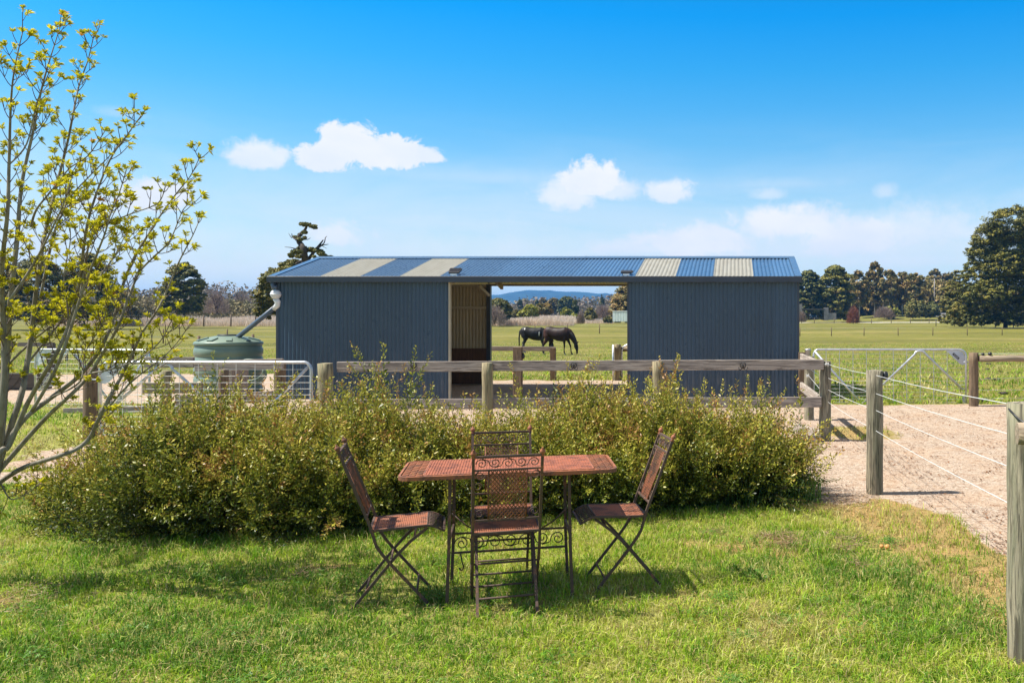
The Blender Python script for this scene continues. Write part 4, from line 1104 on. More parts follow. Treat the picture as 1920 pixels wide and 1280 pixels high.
# ------------------------------------------------------------------ shrubs
def sprig_protos():
    out = []
    for s in range(6):
        g = np.random.default_rng(200 + s); L = .26 + .10 * g.random(); n = 40
        f = (np.arange(n) + g.random(n) * .8) / n
        bend = (g.random(2) - .5) * .25
        ax = np.stack([bend[0] * L * f ** 2, bend[1] * L * f ** 2, L * f], -1)
        a = np.arange(n) * 2.4 + g.random(n) * .8
        out_ = np.stack([np.cos(a), np.sin(a), np.zeros(n)], -1)
        # some leaves ride on little side shoots
        side = (g.random(n) < .6) * g.random(n) * .06 * (1 - f)
        root = ax + out_ * side[:, None] + np.array([0, 0, 1]) * (side * .8)[:, None]
        dr_ = unit(out_ * .75 + np.array([0, 0, .65]) + g.normal(size=(n, 3)) * .25)
        l = (.025 + .021 * g.random(n)) * (1 - .35 * f); w = l * .20
        sd_ = unit(np.cross(dr_, g.normal(size=(n, 3))))
        q = np.stack([root, root + dr_ * (l * .5)[:, None] + sd_ * w[:, None], root + dr_ * l[:, None], root + dr_ * (l * .5)[:, None] - sd_ * w[:, None]], 1)
        tint = np.clip(.15 + .5 * f + g.normal(size=n) * .16, 0, 1)
        # twig
        m_ = 5; tq_ = []
        for i in range(m_):
            a_, b_ = i / m_, (i + 1) / m_; pa = np.array([bend[0] * L * a_ ** 2, bend[1] * L * a_ ** 2, L * a_]); pb = np.array([bend[0] * L * b_ ** 2, bend[1] * L * b_ ** 2, L * b_])
            for v in (np.array([.0014, 0, 0]), np.array([0, .0014, 0])): tq_.append([pa - v, pa + v, pb + v * .6, pb - v * .6])
        q = np.concatenate([q, np.array(tq_)]); tint = np.concatenate([tint, np.full(len(tq_), 2.0)])
        out.append((q, tint))
    return out
PROT = sprig_protos()
def frames(d, g):
    z = unit(d); x = unit(np.cross(z, g.normal(size=z.shape))); y = np.cross(z, x)
    return np.stack([x, y, z], -1)
def scatter(pos, d, sc_, g, warm):
    Vs, Ts = [], []
    k = g.integers(0, len(PROT), len(pos)); Fm = frames(d, g)
    for i, (q, t) in enumerate(PROT):
        s = k == i; m_ = s.sum()
        if not m_: continue
        v = np.einsum('nij,qkj->nqki', Fm[s], q) * sc_[s][:, None, None, None] + pos[s][:, None, None, :]
        tt = np.where(t[None, :] > 1.5, 2.0, np.clip(t[None, :] + warm[s][:, None], 0, 1))
        Vs.append(v.reshape(-1, 3)); Ts.append(tt.ravel())
    return np.concatenate(Vs), np.concatenate(Ts)
def shrub(x, y, rx, ry, h, n, seed, label, shoots=14, name='garden_shrub'):
    g = np.random.default_rng(seed)
    t = thing(name, (x, y, 0), label, 'shrub', 'fine-leaved shrubs between lawn and rail fence')
    d = rdir(n, g); d[:, 2] = np.abs(d[:, 2]) * .95 + .02 * g.random(n); d[:, 1] = np.where(g.random(n) < .55, -np.abs(d[:, 1]), d[:, 1])
    lump = 1 + .55 * (fbm(np.arctan2(d[:, 1], d[:, 0]) * 1.9 + 9, d[:, 2] * 3.2, seed, 3) - .5) * 2
    rad = (.34 + .62 * g.random(n) ** .55) * lump
    pos = d * np.array([rx, ry, h]) * rad[:, None]
    # a little uneven skirt near the ground
    pos[:, 2] = np.maximum(pos[:, 2], .02 + .05 * g.random(n))
    out = unit(d * np.array([1 / rx, 1 / ry, 1 / h]) + np.array([0, 0, .42]) + g.normal(size=(n, 3)) * .36)
    # feathery plumes: sprigs strung along shared curved shoots
    npl = int(n * .85) // 9; ip = g.integers(0, n, npl); ax_ = unit(out[ip] * .9 + np.array([0, 0, .55]) + g.normal(size=(npl, 3)) * .28); Lp = g.uniform(.24, .66, npl) * (.7 + .5 * (warm_pre := g.random(npl)))
    f9 = np.tile(np.linspace(-.45, .75, 9), npl); b9 = np.repeat(pos[ip] * .93, 9, 0); a9 = np.repeat(ax_, 9, 0); L9 = np.repeat(Lp, 9)
    side9 = unit(np.cross(a9, g.normal(size=a9.shape)))
    pos[:npl * 9] = b9 + a9 * (f9 * L9)[:, None] + side9 * .025
    out[:npl * 9] = unit(a9 + side9 * (.55 - .35 * f9)[:, None])
    keep = pos[:, 2] > .02; pos[~keep, 2] = .02 + .1 * g.random((~keep).sum())
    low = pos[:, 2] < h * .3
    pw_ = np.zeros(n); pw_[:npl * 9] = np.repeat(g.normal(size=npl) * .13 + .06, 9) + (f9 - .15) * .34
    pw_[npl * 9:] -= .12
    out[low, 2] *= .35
    warm = (pw_ + g.normal(size=n) * .07 + np.clip(pos[:, 2] / h - .45, -.5, .6) * .36 + (fbm(pos[:, 0] * 2.2 + seed, pos[:, 2] * 2.2, 77) - .5) * .5)  # low and inner sprigs darker: older leaves, plus canopy shade put into the tint
    # upright shoots standing clear of the mass
    m_ = shoots * 7; sx = np.repeat(g.uniform(-.85, .85, shoots), 7); sy = np.repeat(g.uniform(-.7, .8, shoots), 7)
    hz = np.repeat(g.uniform(.06, .38, shoots), 7) * g.uniform(.1, 1, m_)
    topz = h * np.sqrt(np.clip(1 - sx ** 2 * .9 - sy ** 2 * .6, .05, 1))
    tilt = np.repeat(g.normal(size=(shoots, 3)) * .22, 7, axis=0)
    ps = np.stack([sx * rx + tilt[:, 0] * hz, sy * ry + tilt[:, 1] * hz, topz * .92 + hz - .08], -1)
    ds = unit(np.array([0, 0, 1.0]) + tilt + g.normal(size=(m_, 3)) * .22)
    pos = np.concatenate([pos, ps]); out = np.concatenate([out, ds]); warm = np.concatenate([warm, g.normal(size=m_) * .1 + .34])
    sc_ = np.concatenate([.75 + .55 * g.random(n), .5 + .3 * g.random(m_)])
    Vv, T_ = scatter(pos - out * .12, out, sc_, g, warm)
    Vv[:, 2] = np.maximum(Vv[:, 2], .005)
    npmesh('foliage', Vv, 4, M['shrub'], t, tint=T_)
    mb = MB()
    for i in range(46):
        dd = rdir(1, g)[0]; dd[2] = abs(dd[2]) * .9 + .1; e = dd * np.array([rx, ry, h]) * g.uniform(.7, .95)
        s0 = Vector((g.normal() * .12 * rx, g.normal() * .12 * ry, -.01)); e = Vector(e); md = (s0 + e) / 2 + Vector((0, 0, -.08 + .05 * g.random()))
        mb.tube([s0, md, e], [.011, .007, .003], 5, cap=False)
    mb.build('branches', M['bark'], t)
    return t
SH = [(-5.40, 8.00, .34, .70, .20, 240, 'low sprawling shrub at the far left end of the bed beside the path', 1),
      (-4.86, 7.85, .50, 1.12, .38, 560, 'rounded shrub under the young tree before the latch post', 3),
      (-4.30, 7.70, .66, 1.30, .70, 950, 'olive shrub in front of the galvanised gate and the green tank', 6),
      (-3.68, 7.66, .62, 1.32, .66, 860, 'olive shrub below the round fence post nearest the tank gate', 6),
      (-3.08, 7.70, .66, 1.30, .80, 980, 'tallest olive shrub, behind the left chair before the left stall wall', 13),
      (-2.48, 7.84, .46, 1.10, .34, 520, 'lower shrub in the dip below the fence post left of the bay', 3),
      (-1.86, 7.98, .62, 1.00, .62, 800, 'yellowish shrub behind the far chair under the grazing horses', 10),
      (-1.22, 8.12, .62, .95, .72, 860, 'yellowish shrub behind the right chair with reddish shoots', 15),
      (-.56, 8.28, .62, .92, .72, 860, 'shrub with tall upright shoots before the right stall wall', 17),
      (.02, 8.36, .50, .80, .58, 600, 'broad low-skirted shrub near the end of the bed', 10),
      (.34, 8.34, .32, .62, .34, 320, 'smallest shrub ending the bed beside the gravel', 3)]
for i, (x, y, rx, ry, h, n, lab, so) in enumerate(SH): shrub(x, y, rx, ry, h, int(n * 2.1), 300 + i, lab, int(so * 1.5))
# soft tall grass growing out of the foot of the shrubs
def thatch():
    g = np.random.default_rng(92); Vs = []; Cs = []
    for (px, py, n, sp) in [(1442, 1010, 120, .07), (1478, 1024, 200, .09), (1470, 1008, 90, .05), (1578, 1012, 170, .09), (1584, 1032, 110, .06), (1335, 1003, 50, .05), (573, 1080, 60, .06), (20, 1140, 160, .12), (60, 1110, 90, .08), (1615, 1062, 50, .04), (1545, 952, 160, .14), (1600, 945, 160, .14)]:
        Y = 2720 / (py - CY); x = (px - CX) / F * Y
        b = np.stack([x + g.normal(size=n) * sp, Y + g.normal(size=n) * sp * .9, .012 + .025 * g.random(n)], -1); a = g.random(n) * 2 * PI
        d = np.stack([np.cos(a), np.sin(a), g.normal(size=n) * .35], -1); L = g.uniform(.03, .09, n)[:, None]; w = unit(np.cross(d, g.normal(size=(n, 3)))) * .0022
        Vs.append(np.stack([b - w, b + w, b + d * L + w * .4, b + d * L - w * .4], 1)); f = g.random(n)[:, None]; Cs.append(np.array([.52, .38, .22]) * (1 - f) + np.array([.28, .17, .09]) * f)
    meta(npmesh('dead_thatch', np.concatenate(Vs).reshape(-1, 3), 4, M['grass'], col=np.concatenate(Cs)), 'wisps of dead straw lying on the lawn', kind='stuff')
thatch()
def clover():
    g = np.random.default_rng(93); Vs = []; Cs = []
    for _ in range(60):
        Y = 3.0 * (7.2 / 3.0) ** g.random(); x = g.uniform(-CX / F * Y - .1, min(1.5, 544 / F * Y)); n = int(g.uniform(40, 150)); sp = g.uniform(.04, .13)
        c = np.stack([x + g.normal(size=n) * sp, Y + g.normal(size=n) * sp, .020 + .022 * g.random(n)], -1); nr_ = unit(g.normal(size=(n, 3)) * .35 + np.array([0, 0, 1.0])); u = unit(np.cross(nr_, g.normal(size=(n, 3)))); v = np.cross(nr_, u); r = g.uniform(.005, .010, n)[:, None]
        for k in range(3):
            a = 2.094 * k; d = u * math.cos(a) + v * math.sin(a); e = np.cross(nr_, d)
            Vs.append(np.stack([c, c + d * r * .8 + e * r * .5, c + d * r * 1.5, c + d * r * .8 - e * r * .5], 1)); Cs.append(np.array([.12, .26, .03]) * (.7 + .6 * g.random(n))[:, None])
    meta(npmesh('clover', np.concatenate(Vs).reshape(-1, 3), 4, M['grass'], col=np.concatenate(Cs)), 'clover and small broadleaf weeds growing in the lawn', kind='stuff')
clover()
def tall_tufts():
    g = np.random.default_rng(91); Vs = []; Cs = []
    for (px, py) in [(1170, 960), (1195, 955), (1215, 950), (1290, 948), (1360, 950), (1425, 952), (1480, 950), (1520, 948), (545, 985), (600, 960), (660, 1000), (1120, 975), (1250, 955), (700, 990), (565, 950)]:
        Y = 2720 / (py - CY) + .1; x = (px - CX) / F * Y; n = 60
        b = np.stack([x + g.normal(size=n) * .07, Y + g.normal(size=n) * .07, np.zeros(n)], -1)
        a = g.random(n) * 2 * PI; ld = np.stack([np.cos(a), np.sin(a), np.zeros(n)], -1); h = g.uniform(.10, .34, n)[:, None]; w = .0035 * np.stack([-np.sin(a), np.cos(a), np.zeros(n)], -1)
        up = np.array([0, 0, 1.0]); m1 = b + up * h * .6 + ld * h * .12; tp_ = b + up * h * .92 + ld * h * .5
        Vs += [np.stack([b - w, b + w, m1 + w, m1 - w], 1), np.stack([m1 - w, m1 + w, tp_ + w * .1, tp_ - w * .1], 1)]
        c = np.array([.09, .17, .035]) * (.7 + .6 * g.random(n))[:, None]; Cs += [c, c]
    o = npmesh('tall_grass', np.concatenate(Vs).reshape(-1, 3), 4, M['grass'], col=np.concatenate(Cs)); meta(o, 'rank dark grass along the foot of the shrubs', kind='stuff')
tall_tufts()

# ------------------------------------------------------------------ the young budding tree, left foreground
TY = 5.4
STEMS = [  # photo pixels from the bottom up, depth spread, base radius
    ([(-30, 1060), (-26, 960), (-18, 900), (0, 830), (8, 740), (14, 650), (20, 560), (32, 450), (41, 344), (62, 247), (81, 155), (113, 50)], .25, .036),
    ([(-26, 960), (-5, 880), (2, 780), (8, 690), (6, 600), (4, 500), (14, 400), (17, 309), (20, 206), (26, 137), (42, 62)], -.3, .030),
    ([(-5, 880), (15, 815), (40, 740), (50, 687), (60, 620), (69, 537), (84, 440), (110, 333), (127, 265), (136, 220), (148, 161), (165, 113), (176, 66)], .5, .026),
    ([(-26, 960), (0, 850), (16, 837), (50, 759), (81, 703), (109, 656), (134, 594), (150, 520), (160, 440), (175, 380), (206, 300), (240, 251), (264, 218)], -.5, .022),
    ([(0, 850), (45, 786), (98, 744), (149, 704), (190, 650), (215, 590), (232, 530), (253, 480), (278, 440), (302, 402), (330, 364), (357, 330), (373, 298)], .35, .021),
    ([(-20, 905), (0, 880), (70, 800), (110, 760), (141, 732), (169, 700), (197, 655), (222, 610), (240, 560), (262, 510), (290, 480), (318, 452), (340, 400), (350, 385)], -.2, .020),
    ([(-28, 925), (0, 903), (47, 875), (106, 856), (144, 841), (169, 819), (185, 785), (205, 745), (225, 710), (247, 665), (267, 623), (295, 581), (318, 533), (337, 488), (362, 440), (375, 409)], .1, .021),
    ([(185, 785), (205, 762), (235, 727), (267, 699), (304, 671), (332, 642), (356, 608)], .3, .007),
    ([(58, 425), (69, 392), (103, 350), (130, 316), (165, 292), (196, 247)], -.1, .008),
    ([(75, 560), (100, 443), (117, 399), (130, 371), (172, 326), (206, 292), (222, 270)], .6, .010),
    ([(60, 770), (110, 680), (150, 560), (172, 500), (196, 440), (206, 405), (223, 364), (237, 318)], -.6, .013),
    ([(150, 560), (172, 443), (220, 412), (251, 399), (296, 381), (310, 350)], -.4, .007),
    ([(20, 560), (60, 500), (92, 440), (120, 380), (135, 330)], -.7, .009),
    ([(8, 690), (60, 640), (120, 590), (170, 540), (214, 480), (240, 430)], .5, .010),
    ([(47, 687), (100, 620), (150, 560), (200, 500), (255, 430)], .8, .009),
    ([(4, 500), (-20, 400), (-35, 300), (-40, 180), (-30, 90)], .2, .014),
    ([(0, 830), (-50, 700), (-90, 560), (-120, 430), (-150, 300), (-165, 180)], .4, .022),
    ([(-18, 900), (-80, 800), (-150, 690), (-230, 600), (-290, 500), (-330, 400)], -.4, .020),
    ([(-26, 960), (-90, 880), (-180, 800), (-280, 740), (-370, 690)], .3, .017),
    ([(-50, 700), (-40, 560), (-60, 420), (-70, 280), (-60, 150)], -.5, .014),
    ([(-80, 800), (-120, 640), (-160, 500), (-220, 380), (-250, 260)], .7, .014),
    ([(109, 656), (128, 600), (120, 520), (132, 450), (128, 400)], .2, .007),
    ([(169, 700), (215, 690), (262, 672), (300, 640), (322, 600)], -.3, .006),
    ([(98, 744), (150, 715), (160, 660), (195, 600), (200, 540)], .1, .006),
    ([(17, 309), (50, 270), (70, 190), (95, 130)], -.5, .005),
    ([(84, 440), (112, 400), (150, 370), (178, 330)], .9, .005),
    ([(0, 903), (20, 935), (50, 925), (75, 905)], -.2, .004),
]
tree = thing('young_tree', (P(-30, 1060, TY).x, TY, 0), 'young multi-stemmed tree breaking into yellow-green leaf beside the shrubs', 'tree')
g5 = np.random.default_rng(55); random.seed(55)
def smoothline(pts, k=5):
    out = []
    n = len(pts)
    for i in range(n - 1):
        p0, p1, p2, p3 = pts[max(i - 1, 0)], pts[i], pts[i + 1], pts[min(i + 2, n - 1)]
        for j in range(k):
            t = j / k
            out.append(.5 * ((2 * p1) + (p2 - p0) * t + (2 * p0 - 5 * p1 + 4 * p2 - p3) * t * t + (3 * p1 - p0 - 3 * p2 + p3) * t ** 3))
    out.append(pts[-1]); return out
stem_mb, twig_mb = MB(), MB(); tufts = []      # tufts: (pos, dir, scale)
def twig(p, d, L, r, depth=0):
    d = d.normalized(); k = 4; pts = [p]; q = p.copy(); dd = d.copy()
    for i in range(k):
        dd = (dd + Vector((0, 0, .22)) + Vector([random.gauss(0, .07) for _ in range(3)])).normalized()
        q = q + dd * (L / k); pts.append(q.copy())
    twig_mb.tube(pts, [r, r * .85, r * .75, r * .65, r * .6], 5, cap=False)
    tufts.append((q, dd, random.uniform(.75, 1.15)))
    if random.random() < .75: tufts.append((q - dd * .01, (dd + Vector([random.gauss(0, .6) for _ in range(3)])).normalized(), random.uniform(.6, .95)))
    if L > .09 and depth < 2:
        for i in ((2, 3) if L > .16 else (2,)):
            for s in (-1, 1):
                if random.random() < .72:
                    ax = dd.cross(Vector([random.gauss(0, 1) for _ in range(3)])).normalized() * s
                    twig(pts[i], dd * .75 + ax * .75, L * random.uniform(.3, .55), r * .7, depth + 1)
for si, (pl_, dy, r0) in enumerate(STEMS):
    n = len(pl_); L0 = math.dist(pl_[0], pl_[-1])
    hz = lambda p: min(1.0, max(0.0, (1060 - p[1]) / 900))
    pts = [P(p[0], p[1], TY + dy * (hz(p) ** 1.2) * 1.1 + .05 * math.sin(i * 1.7 + si)) for i, p in enumerate(pl_)]
    sm = smoothline(pts, 5); k = len(sm)
    # running length
    acc_ = [0]
    for i in range(1, k): acc_.append(acc_[-1] + (sm[i] - sm[i - 1]).length)
    T_ = acc_[-1]; rs = [max(.0026, .64 * r0 * (1 - a / T_) ** .85 + .0018) for a in acc_]
    stem_mb.tube(sm, rs, 9 if r0 > .01 else 6)
    nxt = T_ * (.30 if T_ > 1.2 else .12) + random.uniform(0, .1); pair = 0
    for i in range(1, k):
        while acc_[i] > nxt:
            f = nxt / T_; d = (sm[i] - sm[i - 1]).normalized(); ang = pair * PI / 2 + random.uniform(-.4, .4)
            sx_ = d.cross(Vector((0, 1, .1))).normalized(); sy_ = d.cross(sx_).normalized(); a = sx_ * math.cos(ang) + sy_ * math.sin(ang)
            for s in (-1, 1):
                if random.random() < .86: twig(sm[i].copy(), d * .75 + a * s * .85, random.uniform(.05, .17) * (1.25 - .6 * f) * (1.5 if random.random() < .18 else 1), .0028)
            nxt += random.uniform(.05, .10); pair += 1
    tufts.append((sm[-1], (sm[-1] - sm[-3]).normalized(), 1.2))
stem_o = stem_mb.build('stems', M['bark_grey'], tree); stem_o.matrix_parent_inverse = Matrix.Translation(-tree.location)
tw_o = twig_mb.build('twigs', M['bark_twig'], tree); tw_o.matrix_parent_inverse = Matrix.Translation(-tree.location)
TP = np.array([t[0] for t in tufts]); TD_ = np.array([t[1] for t in tufts]); TS = np.array([t[2] for t in tufts]); nt = len(tufts); LN = 17
pos = np.repeat(TP, LN, 0); d = np.repeat(TD_, LN, 0); s = np.repeat(TS, LN)[:, None]; N_ = len(pos)
ld = unit(d * .85 + rdir(N_, g5) * .85 + np.array([0, 0, .30])); l = (.022 + .027 * g5.random(N_))[:, None] * s; sd_ = unit(np.cross(ld, g5.normal(size=(N_, 3))))
droop = np.array([0, 0, -.25]) * l
w = l * .115
p0 = pos + ld * .003; m1 = pos + ld * l * .55 + sd_ * w; m2 = pos + ld * l * .55 - sd_ * w; tp_ = pos + ld * l + droop
q = np.stack([p0, m1, tp_, m2], 1).reshape(-1, 3)
tt = np.clip(np.repeat(g5.random(nt), LN) * .75 + g5.normal(size=N_) * .14, 0, .97); tt[np.repeat(g5.random(nt) < .012, LN)] = 1.0
lf = npmesh('leaves', q, 4, M['budleaf'], tree, tint=tt); lf.matrix_parent_inverse = Matrix.Translation(-tree.location)
print('tufts', nt)

# ------------------------------------------------------------------ background trees
def clumps(centers, rc, n, size, g, flat=.6, up=.4, tvar=.22, seedt=0):
    """leaf cards gathered into clumps"""
    K = len(centers); idx = np.repeat(np.arange(K), n)
    rcv = rc if np.ndim(rc) else np.full(K, rc)
    off = rdir(len(idx), g) * (g.random(len(idx)) ** .45)[:, None] * rcv[idx][:, None]; off[:, 2] *= flat
    p = centers[idx] + off
    nrm_ = unit(off / rcv[idx][:, None] + np.array([0, 0, up]) + g.normal(size=p.shape) * .55)
    x = unit(np.cross(nrm_, g.normal(size=p.shape))); y = np.cross(nrm_, x)
    s = (size * (.5 + .9 * g.random(len(idx))))[:, None]
    q = np.stack([p - x * s - y * s * .45, p + x * s * .9 - y * s * .6, p + x * s * .7 + y * s * .6, p - x * s * .8 + y * s * .5], 1)
    t = np.repeat(g.random(K), n) * .7 + .15 + g.normal(size=len(idx)) * tvar
    return q.reshape(-1, 3), np.clip(t, 0, 1)
def trunk(t, h, r, mat, limbs, g, spread, z0=.3, z1=.85, name='trunk'):
    mb = MB(); b = [Vector((g.normal() * .02 * h * f, g.normal() * .02 * h * f, h * f - .1)) for f in np.linspace(0, 1, 6)]
    mb.tube(b, [r * (1 - .8 * f) for f in np.linspace(0, 1, 6)], 8)
    for i in range(limbs):
        f = g.uniform(z0, z1); a = g.random() * 2 * PI; p = b[int(f * 5)].lerp(b[min(5, int(f * 5) + 1)], f * 5 % 1)
        e = p + Vector((math.cos(a) * spread * g.uniform(.5, .95), math.sin(a) * spread * g.uniform(.5, .95), h * g.uniform(.05, .22))); mdp = (p + e) / 2 + Vector((0, 0, h * .02))
        mb.tube([p, mdp, e], [r * .4, r * .25, r * .08], 5, cap=False)
    mb.build(name, mat, t)
def bgtree(kind, px, ytop, w_px, Y, label, seed, name, cat='tree', group=None, dens=1.0, ybase=None, leaf=None, bark=None, split=1):
    g = np.random.default_rng(seed); b = G(px, Y)
    if ybase is not None: b.z = P(px, ybase, Y).z
    h = P(px, ytop, Y).z - b.z; rw = w_px / 2 / F * Y
    t = thing(name, tuple(b), label, cat, group)
    sz = max(.10, Y / F * 1.9)
    mt = M[leaf or {'pine': 'pine', 'round': 'darkgreen', 'gum': 'gum', 'cone': 'darkgreen', 'bush': 'willow', 'bare': 'bare'}[kind]]
    if kind in ('pine', 'round'):
        K = int(170 * dens); f = g.random(K) ** (.85 if dens < 4 else 1.15); a = g.random(K) * 2 * PI
        prof = np.interp(f, [0, .12, .35, .6, .8, .93, 1], [.72, .95, 1, .92, .70, .42, .10]) if kind == 'pine' else np.interp(f, [0, .2, .5, .8, .95, 1], [.6, .95, 1, .75, .4, .1])
        rr = rw * prof * (.45 + .55 * g.random(K) ** .5) * (.86 + .28 * g.random(K))
        c = np.stack([rr * np.cos(a), rr * np.sin(a), h * (.04 + .94 * f)], -1)
        q, tt = clumps(c, rw * g.uniform(.14, .27, K) * (1 if dens < 4 else .8), int(80), sz, g, .42, 1.1)
        trunk(t, h * .85, max(.12, rw * .05), M['bark'], 10, g, rw * .7)
    elif kind == 'gum':
        K = int(70 * dens); f = g.random(K); a = g.random(K) * 2 * PI
        prof = np.interp(f, [0, .3, .6, .85, 1], [.5, .95, 1, .7, .25])
        rr = rw * prof * (.3 + .7 * g.random(K) ** .6)
        c = np.stack([rr * np.cos(a), rr * np.sin(a), h * (.30 + .68 * f)], -1)
        q, tt = clumps(c, rw * g.uniform(.16, .36, K), 60, sz, g, .8, .5)
        trunk(t, h * .85, max(.14, rw * .06), M[bark or 'bark_pale'], 9, g, rw * .75, .25, .7)
    elif kind == 'cone':
        K = int(60 * dens); f = g.random(K) ** .8; a = g.random(K) * 2 * PI; rr = rw * (1 - f) ** .7 * (.4 + .6 * g.random(K))
        c = np.stack([rr * np.cos(a), rr * np.sin(a), h * (.05 + .93 * f)], -1)
        q, tt = clumps(c, rw * g.uniform(.2, .34, K), 50, sz, g, .7, .5); trunk(t, h * .9, rw * .08, M['bark'], 0, g, rw)
    elif kind == 'bush':
        K = int(60 * dens); d_ = rdir(K, g); d_[:, 2] = np.abs(d_[:, 2]); c = d_ * np.array([rw, rw, h]) * (.5 + .42 * g.random(K))[:, None]
        q, tt = clumps(c, min(rw, h) * g.uniform(.2, .36, K), 56, sz, g, .8, .6); trunk(t, h * .6, rw * .06, M['bark'], 5, g, rw * .6)
    else:   # bare: a cloud of fine twigs
        mb = MB(); K = int(90 * dens); tips = []
        for i in range(16):
            a = g.random() * 2 * PI; e = Vector((math.cos(a) * rw * g.uniform(.2, .85), math.sin(a) * rw * g.uniform(.2, .85), h * g.uniform(.55, .95)))
            mb.tube([Vector((0, 0, -.05)), e * .45 + Vector((0, 0, h * .12)), e], [rw * .045, rw * .025, rw * .008], 5, cap=False)
        mb.build('branches', M['bark'], t)
        n = int(2600 * dens); d_ = rdir(n, g); d_[:, 2] = np.abs(d_[:, 2]); rad = .45 + .52 * g.random(n)
        p = d_ * np.array([rw, rw, h]) * rad[:, None] * (1 + .25 * (fbm(np.arctan2(d_[:, 1], d_[:, 0]) * 2 + 8, d_[:, 2] * 4, seed) - .5))[:, None]
        dd = unit(d_ + np.array([0, 0, .7]) + g.normal(size=(n, 3)) * .3); L_ = (sz * 2.2 * (.5 + g.random(n)))[:, None]; sd2 = unit(np.cross(dd, g.normal(size=(n, 3)))) * sz * .16
        q = np.stack([p - sd2, p + sd2, p + dd * L_ + sd2 * .3, p + dd * L_ - sd2 * .3], 1).reshape(-1, 3); tt = np.clip(g.random(n), 0, 1)
    npmesh('crown', q, 4, mt, t, tint=tt)
    return t
# the great pine at right and the conifers and gums beyond the driveway
def lobetree(name, px, Y, ybase, lobes, label, seed, leaf, size, per_px, limbs, cat='tree', clump=.30, flat=.5):
    g = np.random.default_rng(seed); b = P(px, ybase, Y); t = thing(name, tuple(b), label, cat); k_ = Y / F; Cs, Rs = [], []
    for (lx, ly, rx, ry) in lobes:
        n = max(6, int(rx * ry * per_px)); d = rdir(n, g); d[:, 1] = np.where(g.random(n) < .7, -np.abs(d[:, 1]), d[:, 1]); rr = .62 + .42 * g.random(n)
        c = np.array([(lx - px) * k_, g.normal() * rx * k_ * .35, (ybase - ly) * k_]) + d * np.array([rx, rx * .8, ry]) * k_ * rr[:, None]
        Cs.append(c); Rs.append(np.full(n, min(rx, ry) * k_) * g.uniform(clump * .55, clump * 1.1, n))
    c = np.concatenate(Cs); r = np.concatenate(Rs); ok = c[:, 2] > .3; c, r = c[ok], r[ok]
    q, tt = clumps(c, r, 64, size, g, flat, 1.2); npmesh('crown', q, 4, M[leaf], t, tint=tt)
    mb = MB(); hh = (ybase - min(l[1] for l in lobes)) * k_
    mb.tube([Vector((0, 0, -.3)), Vector((.2, 0, hh * .3)), Vector((-.2, 0, hh * .6)), Vector((0, 0, hh * .9))], [hh * .024, hh * .018, hh * .012, hh * .004], 8)
    for (lx, ly, rx, ry) in limbs: mb.tube([Vector((0, 0, max(.5, (ybase - ly - ry) * k_ * .8))), Vector(((lx - px) * k_ * .6, -rx * k_ * .2, (ybase - ly - ry * .4) * k_)), Vector(((lx - px) * k_, -rx * k_ * .3, (ybase - ly) * k_))], [hh * .010, hh * .007, hh * .003], 6)
    mb.build('trunk', M['bark'], t); return t
GP = [(1893, 424, 56, 36), (1858, 448, 36, 30), (1842, 478, 32, 26), (1905, 470, 58, 40), (1880, 500, 50, 32), (1833, 515, 36, 24), (1898, 535, 62, 34), (1848, 552, 46, 26), (1812, 548, 22, 18), (1806, 582, 30, 18), (1850, 590, 50, 20), (1905, 585, 56, 28), (1948, 450, 46, 60), (1955, 550, 50, 60), (1825, 600, 40, 12), (1785, 600, 18, 10)]
lobetree('pine_tree', 1885, 150, 612, GP, 'great dark spreading pine at the right edge behind the paddock', 1, 'pine', .125, .15, GP[:8])
lobetree('pine_tree', 1800, 165, 610, [(1803, 520, 14, 16), (1792, 545, 22, 20), (1786, 572, 24, 18), (1800, 590, 30, 16), (1782, 598, 22, 10)], 'smaller pine growing against the great pine at its driveway side', 2, 'cypress', .13, .20, [])
bgtree('pine', 1517, 506, 58, 235, 'dense dark conifer next to the stable corner', 3, 'conifer', dens=1.5, ybase=598, leaf='darkgreen')
bgtree('pine', 1567, 497, 66, 235, 'taller dense conifer with a broad top left of the gums', 4, 'conifer', dens=1.8, ybase=598, leaf='pine')
gums = [(1611, 508, 40, 262, 'gum tree with brownish crown beside the taller conifer'), (1640, 491, 36, 268, 'tallest gum tree with a ragged top in the row'), (1667, 507, 40, 262, 'gum tree right of the tallest gum'),
        (1692, 512, 38, 270, 'gum tree with pale forked trunks in the row'), (1716, 511, 40, 262, 'gum tree above the dense rounded cypress bush'), (1752, 504, 36, 330, 'dark gum tree behind the white pole'), (1778, 512, 40, 330, 'olive gum tree between pole and great pine')]
for i, (px, yt, w_, Y, lab) in enumerate(gums): bgtree('gum', px, yt, w_, Y, lab, 20 + i, 'gum_tree', group='gum trees beyond the driveway', dens=1.35)
bgtree('bush', 1702, 503, 44, 380, 'pale yellow leafy tree top rising behind the gums', 31, 'yellow_tree', leaf='willow', dens=.7, ybase=585)
bgtree('bush', 1716, 559, 44, 245, 'dense rounded yellow-green cypress bush below the gums', 32, 'cypress_bush', 'bush', leaf='cypress', dens=1.3, ybase=592)
bgtree('bush', 1746, 563, 34, 247, 'dark green bush beside the rounded cypress bush', 33, 'dark_bush', 'bush', leaf='darkgreen', ybase=592)
bgtree('bare', 1600, 574, 24, 200, 'small reddish shrub on the grass before the gums', 34, 'red_shrub', 'shrub', leaf='redleaf', ybase=606, dens=.8)
bgtree('bush', 1581, 580, 28, 240, 'yellow flowering bush left of the reddish shrub', 35, 'yellow_bush', 'bush', leaf='willow', ybase=597, dens=.6)
bgtree('bush', 1547, 578, 24, 240, 'low green bush behind the carport post', 36, 'green_bush', 'bush', leaf='cypress', ybase=597, dens=.5)
